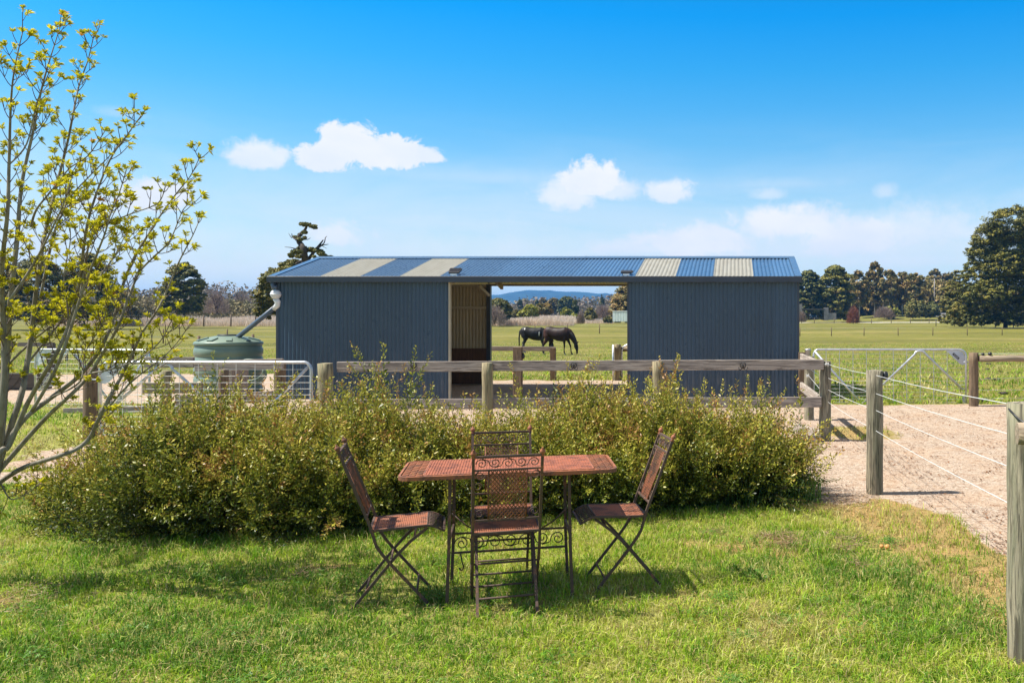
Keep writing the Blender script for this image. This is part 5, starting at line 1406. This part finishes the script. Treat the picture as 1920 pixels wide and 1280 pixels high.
bgtree('bare', 1658, 575, 40, 250, 'bare pinkish undergrowth among the gum trunks', 37, 'bare_bush', 'bush', ybase=596)
bgtree('bare', 1503, 585, 14, 190, 'small bare sapling beside the stable corner', 38, 'bare_sapling', 'sapling', ybase=604, dens=.4)
bgtree('bush', 1672, 568, 36, 252, 'light green bush among the gum trunks', 39, 'light_bush', 'bush', leaf='willow', ybase=595, dens=.6)
bgtree('bush', 1790, 560, 30, 150, 'orange-tinged low branches at the skirt of the great pine', 40, 'low_bush', 'bush', leaf='cypress', ybase=608, dens=.8)
# left of the stable
lobetree('cypress_tree', 545, 75, 606, [(530, 510, 30, 14), (556, 500, 26, 12), (508, 528, 28, 16), (540, 528, 40, 20), (492, 552, 18, 14), (520, 556, 34, 20), (560, 560, 40, 30), (585, 500, 20, 12), (500, 580, 24, 18)], 'yellow-green cypress spreading behind the stable end', 50, 'cypress', .09, .12, [(530, 510, 30, 14), (508, 528, 28, 16)], clump=.34)
bgtree('pine', 345, 492, 70, 150, 'dark pine standing above the scrub bank', 51, 'pine_tree', dens=1.5, ybase=590)
bgtree('pine', 165, 474, 92, 140, 'broad pine seen through the young tree', 52, 'pine_tree', dens=1.5, ybase=600)
bgtree('pine', 70, 482, 96, 135, 'brownish pine behind the stems of the young tree', 53, 'pine_tree', dens=1.5, ybase=602, leaf='cypress')
bgtree('pine', -20, 470, 90, 135, 'dark pine at the left edge of the paddock', 54, 'pine_tree', dens=1.3, ybase=602, leaf='darkgreen')
bgtree('bare', 407, 533, 46, 190, 'bare round tree on the scrub bank', 55, 'bare_tree', ybase=588)
bgtree('bare', 455, 546, 50, 240, 'low bare tree right of the round bare one', 56, 'bare_tree', ybase=585, dens=.8)
bgtree('bush', 110, 540, 110, 150, 'dark bushy undergrowth beneath the pines', 57, 'undergrowth_bush', 'bush', leaf='gum', ybase=604, dens=1.2)
bgtree('bush', 230, 545, 80, 170, 'olive bush at the end of the scrub bank', 58, 'olive_bush', 'bush', leaf='gum', ybase=600)
# scraggly old tree above the stable end
sg = np.random.default_rng(60); Yt = 62.0
st_ = thing('old_tree', tuple(G(575, Yt)), 'scraggly half-dead tree rising above the left end of the stable roof', 'tree')
mb = MB(); o0 = st_.location
def T3(px, py, dy=0): return P(px, py, Yt + dy) - o0
lim = [([(576, 600), (575, 540), (573, 500), (571, 478), (567, 462), (560, 452), (563, 440), (571, 432), (575, 424)], .30), ([(573, 492), (583, 480), (592, 468), (600, 458), (606, 450)], .14), ([(572, 488), (560, 492), (548, 500), (535, 512)], .13),
       ([(562, 455), (556, 450), (549, 445), (547, 438)], .07), ([(566, 462), (555, 466), (545, 464), (534, 463)], .05), ([(570, 448), (577, 449), (582, 446)], .04), ([(596, 466), (604, 460), (616, 458)], .06), ([(600, 462), (608, 455), (610, 446), (613, 443)], .05), ([(573, 500), (590, 490), (603, 486), (615, 484)], .10), ([(547, 446), (544, 442), (541, 437)], .03), ([(602, 459), (606, 462), (613, 466)], .03)]
for pts, r in lim:
    pp = smoothline([T3(px, py, sg.normal() * .25) for px, py in pts], 3); mb.tube(pp, [r * (1 - .8 * i / len(pp)) for i in range(len(pp))], 7)
mb.build('trunk', M['bark'], st_)
cl = [(575, 421, 10, 4), (570, 420, 8, 4), (583, 424, 8, 3), (590, 427, 4, 2.5), (568, 436, 5, 3), (561, 440, 5, 4), (573, 434, 4, 3), (562, 449, 8, 5), (570, 446, 5, 4), (556, 444, 4, 3), (565, 466, 12, 5), (580, 467, 12, 5), (592, 470, 10, 5),
      (556, 472, 12, 6), (550, 479, 9, 6), (562, 480, 10, 5), (600, 474, 10, 5), (608, 479, 10, 5), (616, 482, 9, 4), (622, 484, 7, 3), (590, 480, 5, 3), (556, 488, 8, 4), (545, 496, 14, 6), (530, 505, 16, 8), (512, 520, 16, 9), (540, 512, 18, 9)]
Vs, Ts = [], []
for (px, py, rx, ry) in cl:
    c = T3(px, py, sg.normal() * .5); n = int(90 * rx * ry / 40) + 30
    q, tt = clumps(np.array([list(c)]) + sg.normal(size=(4, 3)) * np.array([rx * .4, rx * .3, ry * .2]) / F * Yt, rx * .62 / F * Yt, n, .07, sg, ry / rx, .5); Vs.append(q); Ts.append(tt)
npmesh('crown', np.concatenate(Vs), 4, M['cypress'], st_, tint=np.concatenate(Ts) * .75)
# through the open bay
bay = [('pine', 1192, 531, 92, 205, 'broad olive pine against the edge of the right stall', 'pine_tree', 'gum', 598, 1.6), ('pine', 934, 560, 46, 170, 'rusty olive tree beside the left jamb of the bay', 'olive_tree', 'cypress', 600, 1.0),
       ('bare', 927, 572, 46, 160, 'bare pinkish bush at the left of the bay view', 'bare_bush', 'bare', 607, 1.0), ('bush', 991, 569, 42, 190, 'yellow-green willow above the horses', 'willow_tree', 'willow', 600, 1.3), ('bush', 962, 579, 30, 195, 'olive shrub left of the willow', 'olive_shrub', 'gum', 600, .8),
       ('gum', 1020, 570, 34, 205, 'dark slender gum right of the willow', 'gum_tree', 'gum', 598, .9), ('cone', 975, 562, 11, 420, 'tiny dark conifer far behind the willow', 'conifer', 'darkgreen', 580, .6), ('cone', 1007, 563, 12, 400, 'small dark conifer between willow and gum', 'conifer', 'darkgreen', 582, .6),
       ('pine', 1018, 560, 16, 420, 'small rounded dark tree far off above the gum', 'distant_tree', 'gum', 582, .5), ('pine', 1038, 559, 24, 380, 'dark green tree far off near the middle of the bay', 'distant_tree', 'gum', 585, .7), ('pine', 1062, 556, 30, 360, 'tallest dark pine far off right of the bay middle', 'pine_tree', 'darkgreen', 588, .9),
       ('cone', 1078, 564, 20, 260, 'dark pointed tree above the paddock bush', 'pointed_tree', 'darkgreen', 594, .8), ('bush', 1062, 575, 22, 250, 'pale lime bush left of the pointed tree', 'lime_bush', 'willow', 594, .6), ('bush', 1107, 576, 26, 215, 'rounded green bush right of the pointed tree', 'round_bush', 'cypress', 597, .8),
       ('bare', 1131, 571, 34, 230, 'bare brown tree beside the pale container', 'bare_tree', 'bare', 597, .8), ('cone', 1129, 557, 11, 400, 'small dark conifer above the bare brown tree', 'conifer', 'darkgreen', 580, .5), ('bare', 1089, 584, 12, 150, 'small dead sapling standing in the paddock', 'dead_sapling', 'bare', 607, .5),
       ('bush', 1080, 587, 26, 225, 'low pale bush at the paddock edge', 'pale_bush', 'willow', 596, .5), ('bush', 1139, 592, 18, 200, 'low green weeds bush left of the container', 'weed_bush', 'cypress', 603, .5)]
for i, (k, px, yt, w_, Y, lab, nm, lf_, yb_, dn) in enumerate(bay): bgtree(k, px, yt, w_, Y, lab, 80 + i, nm, cat='bush' if 'bush' in nm or 'shrub' in nm else ('sapling' if 'sapling' in nm else 'tree'), leaf=lf_, ybase=yb_, dens=dn)
# far woodland and the scrub bank: masses nobody could count
def mass(name, x0, x1, Y0_, Y1_, prof, n_cl, rc, per, size, mat, label, seed, z_lo=0.0):
    g = np.random.default_rng(seed); px = g.uniform(x0, x1, n_cl); Y = g.uniform(Y0_, Y1_, n_cl); x = (px - CX) / F * Y; zb = terr(x, Y)
    top = np.interp(px, [p[0] for p in prof], [H - (p[1] - CY) / F * (Y0_ + Y1_) / 2 for p in prof]) * (.82 + .3 * vnoise(px / 9, Y / 60, seed))
    z = zb + (top - zb) * (z_lo + (1 - z_lo) * g.random(n_cl) ** .7)
    q, t = clumps(np.stack([x, Y, z], -1), rc * g.uniform(.6, 1.3, n_cl), per, size, g, .7, .5, .12)
    meta(npmesh(name, q, 4, mat, tint=t), label, kind='stuff')
mass('far_woodland', 860, 1240, 420, 640, [(860, 578), (920, 574), (960, 572), (1010, 568), (1060, 567), (1100, 566), (1150, 562), (1240, 560)], 900, 3.4, 30, .55, M['wood'], 'far-off brown and grey woodland below the blue mountain', 201)
mass('scrub_bank', 120, 560, 195, 250, [(120, 572), (200, 566), (260, 563), (340, 566), (420, 563), (480, 568), (560, 572)], 900, 1.7, 34, .26, M['bank'], 'brown scrub bank beyond the left paddock', 202)
mass('left_woodland', -60, 560, 300, 420, [(-60, 540), (200, 543), (400, 541), (440, 546), (560, 548)], 700, 3.0, 26, .45, M['wood'], 'grey-brown woodland behind the scrub bank', 203)
mass('right_woodland', 1490, 1990, 290, 330, [(1490, 560), (1600, 540), (1700, 535), (1815, 545), (1990, 550)], 2000, 3.4, 34, .55, M['gum'], 'dark woodland closing the view behind the gums', 204)
def reeds(name, x0, x1, Ya, Yb, n, h0, h1, w, label, seed, mat='drygrass'):
    g = np.random.default_rng(seed); px = g.uniform(x0, x1, n); Y = Ya + (Yb - Ya) * g.random(n); x = (px - CX) / F * Y; z = terr(x, Y)
    h = (h0 + (h1 - h0) * g.random(n)) * (.6 + .8 * vnoise(x / 6, Y / 9, seed)); a = g.random(n) * 2 * PI; sd = np.stack([np.cos(a), np.sin(a), np.zeros(n)], -1) * w; b = np.stack([x, Y, z - .05], -1)
    tp = b + np.stack([g.normal(size=n) * .25 * h, g.normal(size=n) * .25 * h, h], -1)
    q = np.stack([b - sd, b + sd, tp + sd * .5, tp - sd * .5], 1).reshape(-1, 3)
    meta(npmesh(name, q, 4, M[mat], tint=np.clip(g.random(n) * .6 + .4 * h / h1, 0, 1)), label, kind='stuff')
reeds('dry_grass', 905, 1075, 172, 205, 26000, .6, 1.5, .035, 'tall pinkish dry grass below the willow', 211)
reeds('dry_grass', 1070, 1150, 205, 240, 8000, .4, 1.0, .035, 'thin dry grass near the pale container', 212)
reeds('dry_grass', 100, 560, 168, 195, 34000, .6, 1.6, .035, 'pale dry grass below the scrub bank', 213)

# container in the paddock
ct = thing('container', tuple(G(1172, 155)), 'pale blue-green corrugated container across the paddock', 'container')
ct.location.z = P(1172, 604, 155).z
w2 = 25 / F * 155; h2 = 21 / F * 155
mb = MB()
for i in range(15):
    x0 = -w2 + i * w2 * 2 / 15; mb.box(x0, x0 + w2 * 2 / 15 * .5, -.14, .02, .12, h2 - .08)
mb.box(-w2, w2, 0, 2.3, .10, h2 - .06); cb = mb.build('container_body', M['container'], ct)
mb = MB(); mb.box(-w2 - .05, w2 + .05, -.2, 2.35, h2 - .08, h2 + .02); mb.build('roof', M['pvc'], ct)
mb = MB()
for x in (-w2 + .3, 0, w2 - .3): mb.box(x - .12, x + .12, .1, 2.1, -.1, .10)
mb.build('skids', M['dark_timber'], ct)
# carport with a dark car
cp = thing('carport', tuple(G(1533, 222)), 'low carport with stone piers before the conifers', 'carport')
cp.location.z = P(1533, 599, 222).z; s_ = 222 / F
for x, yt in ((1500, 570), (1549, 577)):
    mb = MB(); c_ = (x - 1533) * s_; mb.box(c_ - 4.2 * s_, c_ + 4.2 * s_, -.4, .4, -.2, (599 - yt) * s_); mb.build('pier', M['concrete'], cp, .03)
mb = MB(); mb.box(-30 * s_, 13 * s_, -.6, 4.5, 18.3 * s_, 20.6 * s_); mb.build('roof', M['dark_timber'], cp)
mb = MB(); mb.box(20 * s_, 35 * s_, 0, .3, -.1, 12.5 * s_); mb.build('side_wall', M['concrete'], cp)
ct.rotation_euler = (0, 0, R(-20))
cr = thing('parked_car', (G(1526, 224).x, 224, P(1526, 599, 224).z), 'dark car parked under the low carport', 'car')
mb = MB(); mb.prism([(-.9, -.1, .35), (-.92, -.1, .95), (-.72, -.0, 1.05), (-.58, .5, 1.5), (.58, .5, 1.5), (.72, 0, 1.05), (.92, -.1, .95), (.9, -.1, .35)], (0, 4.0, 0)); mb.build('body', M['car_paint'], cr, .05)
mb = MB(); mb.prism([(-.62, -.03, 1.06), (-.52, .42, 1.44), (.52, .42, 1.44), (.62, -.03, 1.06)], (0, -.02, .01)); mb.build('windscreen', M['glass_dark'], cr)
for x in (-.72, .72):
    mb = MB(); mb.box(x - .1, x + .1, 0, .6, 0, .62); mb.build('wheel', M['tyre'], cr, .05)
    mb = MB(); mb.box(x * .85 - .12, x * .85 + .12, -.13, -.09, .72, .86); mb.build('headlight', M['pvc'], cr)
# pole, driveway and verge
po = thing('power_pole', tuple(G(1752, 290)), 'tall pale pole beside the winding road', 'pole')
mb = MB(); h_ = P(1752, 522, 290).z - po.location.z; mb.tube([(0, 0, -.3), (0, 0, h_)], [.20, .14], 8); mb.build('shaft', M['concrete'], po)
def ribbon(name, pts, mat, label):
    """strip draped 2 cm over the ground"""
    vs, fs = [], []
    for i, (x0, y0, x1, y1) in enumerate(pts):
        for k in range(5):
            f = k / 4; x = x0 + (x1 - x0) * f; y = y0 + (y1 - y0) * f; vs.append((x, y, tz(x, y) + .03))
        if i: fs += [((i - 1) * 5 + k, (i - 1) * 5 + k + 1, i * 5 + k + 1, i * 5 + k) for k in range(4)]
    mb = MB(); mb.add(vs, fs, True); o = mb.build(name, mat); meta(o, label, kind='structure'); return o
M['drive'] = mat_simple('pale_drive', (.62, .57, .50), (.50, .46, .40), .95, .8)
M['asphalt'] = mat_simple('asphalt', (.16, .16, .165), (.11, .11, .115), .9, .8)
ribbon('driveway', [((px - CX) / F * 226, 226, (px - CX) / F * 232, 232) for px in range(1490, 1770, 8)], M['drive'], 'pale gravel driveway across the right paddock')
# road climbing behind the pole: its own low embankment
ebx = [(1764, 597, 262), (1764, 590, 280), (1758, 583, 300), (1748, 576, 330), (1735, 570, 370)]
vs = []; fs = []
for i, (px, py, Y) in enumerate(ebx):
    c_ = P(px, py, Y); w_ = 3.2
    for dx in (-26, -9, -w_, w_, 9, 26): vs.append((c_.x + dx, Y, c_.z - (0 if abs(dx) <= w_ else (abs(dx) - w_) * .09)))
    if i: fs += [((i - 1) * 6 + k, (i - 1) * 6 + k + 1, i * 6 + k + 1, i * 6 + k) for k in range(5)]
M['verge'] = mat_simple('verge', (.16, .20, .035), (.24, .25, .06), .95, .6)
mb = MB(); mb.add(vs, fs, True); o = mb.build('roadside_slope', M['verge']); meta(o, 'grassy slope carrying the winding road', kind='structure')
mb = MB(); v2 = []; f2 = []
for i, (px, py, Y) in enumerate(ebx):
    c_ = P(px, py, Y); v2 += [(c_.x - 2.8, Y, c_.z + .03), (c_.x + 2.8, Y, c_.z + .03)]
    if i: f2.append((2 * i - 2, 2 * i - 1, 2 * i + 1, 2 * i))
mb.add(v2, f2, True); o = mb.build('road', M['asphalt']); meta(o, 'grey road winding up beside the great pine', kind='structure')

# ------------------------------------------------------------------ horses
def etube(mb, pts, n=14):
    """tube with elliptical sections: (x, y, z, half width across, half height in the side plane)"""
    k = len(pts); C3 = [Vector(p[:3]) for p in pts]; vs = []
    for i in range(k):
        t = (C3[min(i + 1, k - 1)] - C3[max(i - 1, 0)]).normalized(); a = Vector((0, 1, 0)); b = t.cross(a).normalized(); a = b.cross(t).normalized()
        for j in range(n):
            q = 2 * PI * j / n; vs.append(C3[i] + a * math.cos(q) * pts[i][3] + b * math.sin(q) * pts[i][4])
    fs = [(i * n + j, i * n + (j + 1) % n, (i + 1) * n + (j + 1) % n, (i + 1) * n + j) for i in range(k - 1) for j in range(n)]
    fs += [tuple(range(n))[::-1], tuple(range((k - 1) * n, k * n))]
    mb.add(vs, fs, True)
def mat_coat(name, body, points, rump, z_dark=.62, patches=None):
    m, T, p, o = newmat(name)
    oc = objco(T); sp = T.node('ShaderNodeSeparateXYZ'); T.put(sp.inputs[0], oc)
    n = T.noise(oc, 4, 4, .6)
    c = T.mix(T.smooth(n, .35, .65), body, tuple(q * .6 for q in body))
    back = T.smooth(sp.outputs[0], -.9, -.5, 1, 0); c = T.mix(T.m('MULTIPLY', back, .8), c, rump)
    legs = T.smooth(sp.outputs[2], z_dark - .12, z_dark + .1, 1, 0)
    head = T.m('MULTIPLY', T.smooth(sp.outputs[0], .80, .92), .0)
    c = T.mix(legs, c, points)
    for (x, z, rx_, rz_) in (patches or []):
        dx = T.m('MULTIPLY', T.m('SUBTRACT', sp.outputs[0], x), 1 / rx_); dz = T.m('MULTIPLY', T.m('SUBTRACT', sp.outputs[2], z), 1 / rz_)
        d = T.m('ADD', T.m('ADD', T.m('MULTIPLY', dx, dx), T.m('MULTIPLY', dz, dz)), T.m('MULTIPLY', T.m('SUBTRACT', n, .5), 1.2))
        c = T.mix(T.smooth(d, .8, 1.1, 1, 0), c, (.72, .68, .62))
    T.put(p.inputs['Base Color'], c); p.inputs['Roughness'].default_value = .55; p.inputs['Specular IOR Level'].default_value = .25
    return m
M['bay'] = mat_coat('bay_coat', (.026, .010, .007), (.005, .005, .005), (.085, .026, .011))
M['pied'] = mat_coat('black_coat', (.010, .008, .008), (.008, .007, .007), (.014, .011, .011), .3, [(-.52, 1.42, .03, .06), (.36, 1.14, .025, .13), (-.70, .50, .06, .10)])
M['mane'] = mat_simple('black_hair', (.010, .009, .009), (.016, .013, .012), .6, 20)
M['hoof'] = mat_simple('hoof', (.05, .045, .04), (.03, .03, .03), .6, 20)
def horse(loc, rz, mat, label, pose=0, sc_=1.0):
    t = thing('horse', loc, label, 'horse', 'grazing horses', rz); t.scale = (sc_,) * 3
    mb = MB()
    etube(mb, [(-.87, 0, 1.27, .05, .06), (-.82, 0, 1.26, .16, .19), (-.70, 0, 1.25, .24, .28), (-.52, 0, 1.25, .28, .31), (-.30, 0, 1.185, .29, .325), (0, 0, 1.115, .32, .375), (.26, 0, 1.10, .30, .39), (.45, 0, 1.14, .25, .39), (.60, 0, 1.13, .20, .31), (.69, 0, 1.13, .12, .16)], 20)
    etube(mb, [(.44, 0, 1.27, .12, .24), (.62, 0, 1.20, .12, .235), (.78, 0, 1.04, .10, .195), (.92, 0, .83, .08, .15), (1.02, 0, .64, .07, .12), (1.05, 0, .53, .065, .09)], 16)
    etube(mb, [(1.02, 0, .64, .06, .06), (1.035, 0, .56, .078, .115), (1.06, 0, .43, .080, .120), (1.095, 0, .30, .058, .085), (1.11, 0, .17, .048, .062), (1.105, 0, .09, .046, .052), (1.10, 0, .05, .035, .035)], 14)
    o1, o2 = (.12, -.16) if pose == 0 else (-.06, .12)
    for s, o_ in ((1, o1), (-1, o2)):
        etube(mb, [(-.62, s * .13, 1.22, .12, .20), (-.58 + o_ * .2, s * .15, 1.02, .13, .215), (-.54 + o_ * .4, s * .16, .86, .10, .155), (-.60 + o_ * .6, s * .16, .70, .070, .095), (-.70 + o_ * .85, s * .15, .53, .046, .066), (-.70 + o_ * .95, s * .15, .40, .034, .042), (-.69 + o_, s * .15, .24, .031, .036), (-.69 + o_, s * .15, .15, .038, .046), (-.65 + o_, s * .15, .08, .034, .036), (-.63 + o_, s * .15, .02, .050, .056)], 12)
    f1, f2 = (.24, -.06) if pose == 0 else (.02, .10)
    for s, o_ in ((1, f1), (-1, f2)):
        etube(mb, [(.44, s * .11, 1.12, .10, .18), (.44 + o_ * .15, s * .13, .95, .095, .145), (.43 + o_ * .35, s * .14, .80, .070, .095), (.45 + o_ * .6, s * .14, .62, .048, .060), (.47 + o_ * .8, s * .13, .47, .044, .050), (.46 + o_ * .9, s * .13, .38, .033, .036), (.46 + o_ * .95, s * .13, .24, .029, .033), (.46 + o_, s * .13, .14, .036, .043), (.49 + o_, s * .13, .08, .032, .034), (.51 + o_, s * .13, .02, .048, .054)], 12)
    ob = mb.build('body', mat, t)
    rm = ob.modifiers.new('remesh', 'REMESH'); rm.mode = 'VOXEL'; rm.voxel_size = .017; rm.use_smooth_shade = True
    sm_ = ob.modifiers.new('smooth', 'SMOOTH'); sm_.iterations = 7; sm_.factor = .55
    mb = MB()      # tail
    for k in range(14):
        a = k * .9; mb.tube([Vector((-.80, .015 * math.cos(a), 1.38)), Vector((-.89, .03 * math.cos(a), 1.30)), Vector((-.93, .055 * math.cos(a), .85)), Vector((-.92 + .03 * math.sin(a), .05 * math.cos(a), .42 + .05 * math.sin(k * 2))) ], [.022, .03, .032, .006], 6)
    mb.build('tail', M['mane'], t)
    mb = MB()      # mane hanging along the neck
    for k in range(60):
        f = k / 59; c_ = Vector((.52, 0, 1.50)).lerp(Vector((1.10, 0, .66)), f) + Vector((.10 * math.sin(PI * f), 0, .07 * math.sin(PI * f)))
        for s in (-1, 1): mb.tube([c_ + Vector((-.02, 0, -.03)), c_ + Vector((-.02, s * .07, -.05 - .01 * (k % 3))), c_ + Vector((-.07, s * .125, -.20 - .04 * math.sin(k * 3.3)))], [.022, .022, .005], 5)
    mb.build('mane', M['mane'], t)
    for s in (-1, 1):
        mb = MB(); mb.tube([Vector((1.08, s * .05, .64)), Vector((1.12, s * .075, .69)), Vector((1.17, s * .095, .73))], [.028, .030, .006], 6); mb.build('ear', mat, t)
    for (x, y) in ((-.62 + o1, .15), (-.62 + o2, -.15), (.51 + f1, .13), (.51 + f2, -.13)):
        mb = MB(); mb.lathe([(.062, 0), (.058, .03), (.048, .075)], (x, y, -.01), 12); mb.build('hoof', M['hoof'], t)
    for s in (-1, 1):
        mb = MB(); mb.lathe([(.004, -.018), (.018, 0), (.004, .018)], (1.075, s * .082, .44), 8); mb.build('eye', M['black'], t)
    return t
hx = (1047 - CX) / F * 50
horse((hx, 50, tz(hx, 50) - .0), R(-14), M['bay'], 'bay horse with black mane grazing in front of the black one', 0)
hx2 = (1002 - CX) / F * 53
horse((hx2, 53, tz(hx2, 53)), R(-4), M['pied'], 'black horse with white patches grazing behind the bay', 1, .98)

# ------------------------------------------------------------------ far mountain and the air
MY = 3300.0
prof = [(-900, 592), (-300, 585), (100, 572), (300, 563), (400, 556), (450, 552), (520, 556), (620, 560), (760, 559), (880, 556), (920, 553.5), (945, 551), (968, 546.5), (985, 543.5), (1005, 544.5), (1030, 544.5), (1050, 546.5), (1085, 547.5), (1110, 549.5), (1122, 551), (1135, 549.5), (1150, 553), (1250, 562), (1400, 575), (1700, 586), (2600, 592)]
pxs = np.arange(-900, 2600, 6.0); ridge = np.interp(pxs, [p[0] for p in prof], [p[1] for p in prof])
rz_ = H - (ridge - CY) / F * MY + 5.0 * (fbm(pxs / 13, pxs * 0, 61) - .5); xsn = (pxs - CX) / F * MY
rows = 22; V = []
for j in range(rows):
    f = j / (rows - 1); y = MY - 900 + 900 * f if j < rows - 1 else MY
    hgt = rz_ * (f ** .75); nse = (fbm(xsn / 160, np.full_like(xsn, f * 6), 63, 5) - .5) * 34 * math.sin(PI * min(1, f * 1.0)) 
    V.append(np.stack([xsn, np.full_like(xsn, y) + (fbm(xsn / 90, xsn * 0 + f * 9, 64) - .5) * 90 * (0 < j < rows - 1), hgt + nse], -1))
V.append(np.stack([xsn, np.full_like(xsn, MY + 700), rz_ * 0 - 5], -1))
V = np.concatenate(V); nxm = len(xsn); fm = [(j * nxm + i, j * nxm + i + 1, (j + 1) * nxm + i + 1, (j + 1) * nxm + i) for j in range(rows) for i in range(nxm - 1)]
mb = MB(); mb.add([tuple(p) for p in V], fm, True)
M['forest_hill'] = mat_simple('forested_mountain', (.006, .028, .038), (.014, .045, .045), .95, .012, lo=.4, hi=.6)
meta(mb.build('mountain', M['forest_hill']), 'forested mountain range fading to blue', kind='structure')

HAZE = True
if HAZE:
    mb = MB(); mb.box(-4600, 4600, -80, 5200, -12, 135); m = bpy.data.materials.new('haze_air'); m.use_nodes = True; m.node_tree.nodes.clear(); T = NT(m.node_tree)
    o_ = T.node('ShaderNodeOutputMaterial'); pv = T.node('ShaderNodeVolumePrincipled'); pv.inputs['Color'].default_value = (.10, .43, 1.0, 1); pv.inputs['Density'].default_value = .00017; pv.inputs['Anisotropy'].default_value = .0
    T.l.new(pv.outputs[0], o_.inputs['Volume']); ob = mb.build('haze', m); meta(ob, 'thin blue air between the paddock and the mountain', kind='stuff')
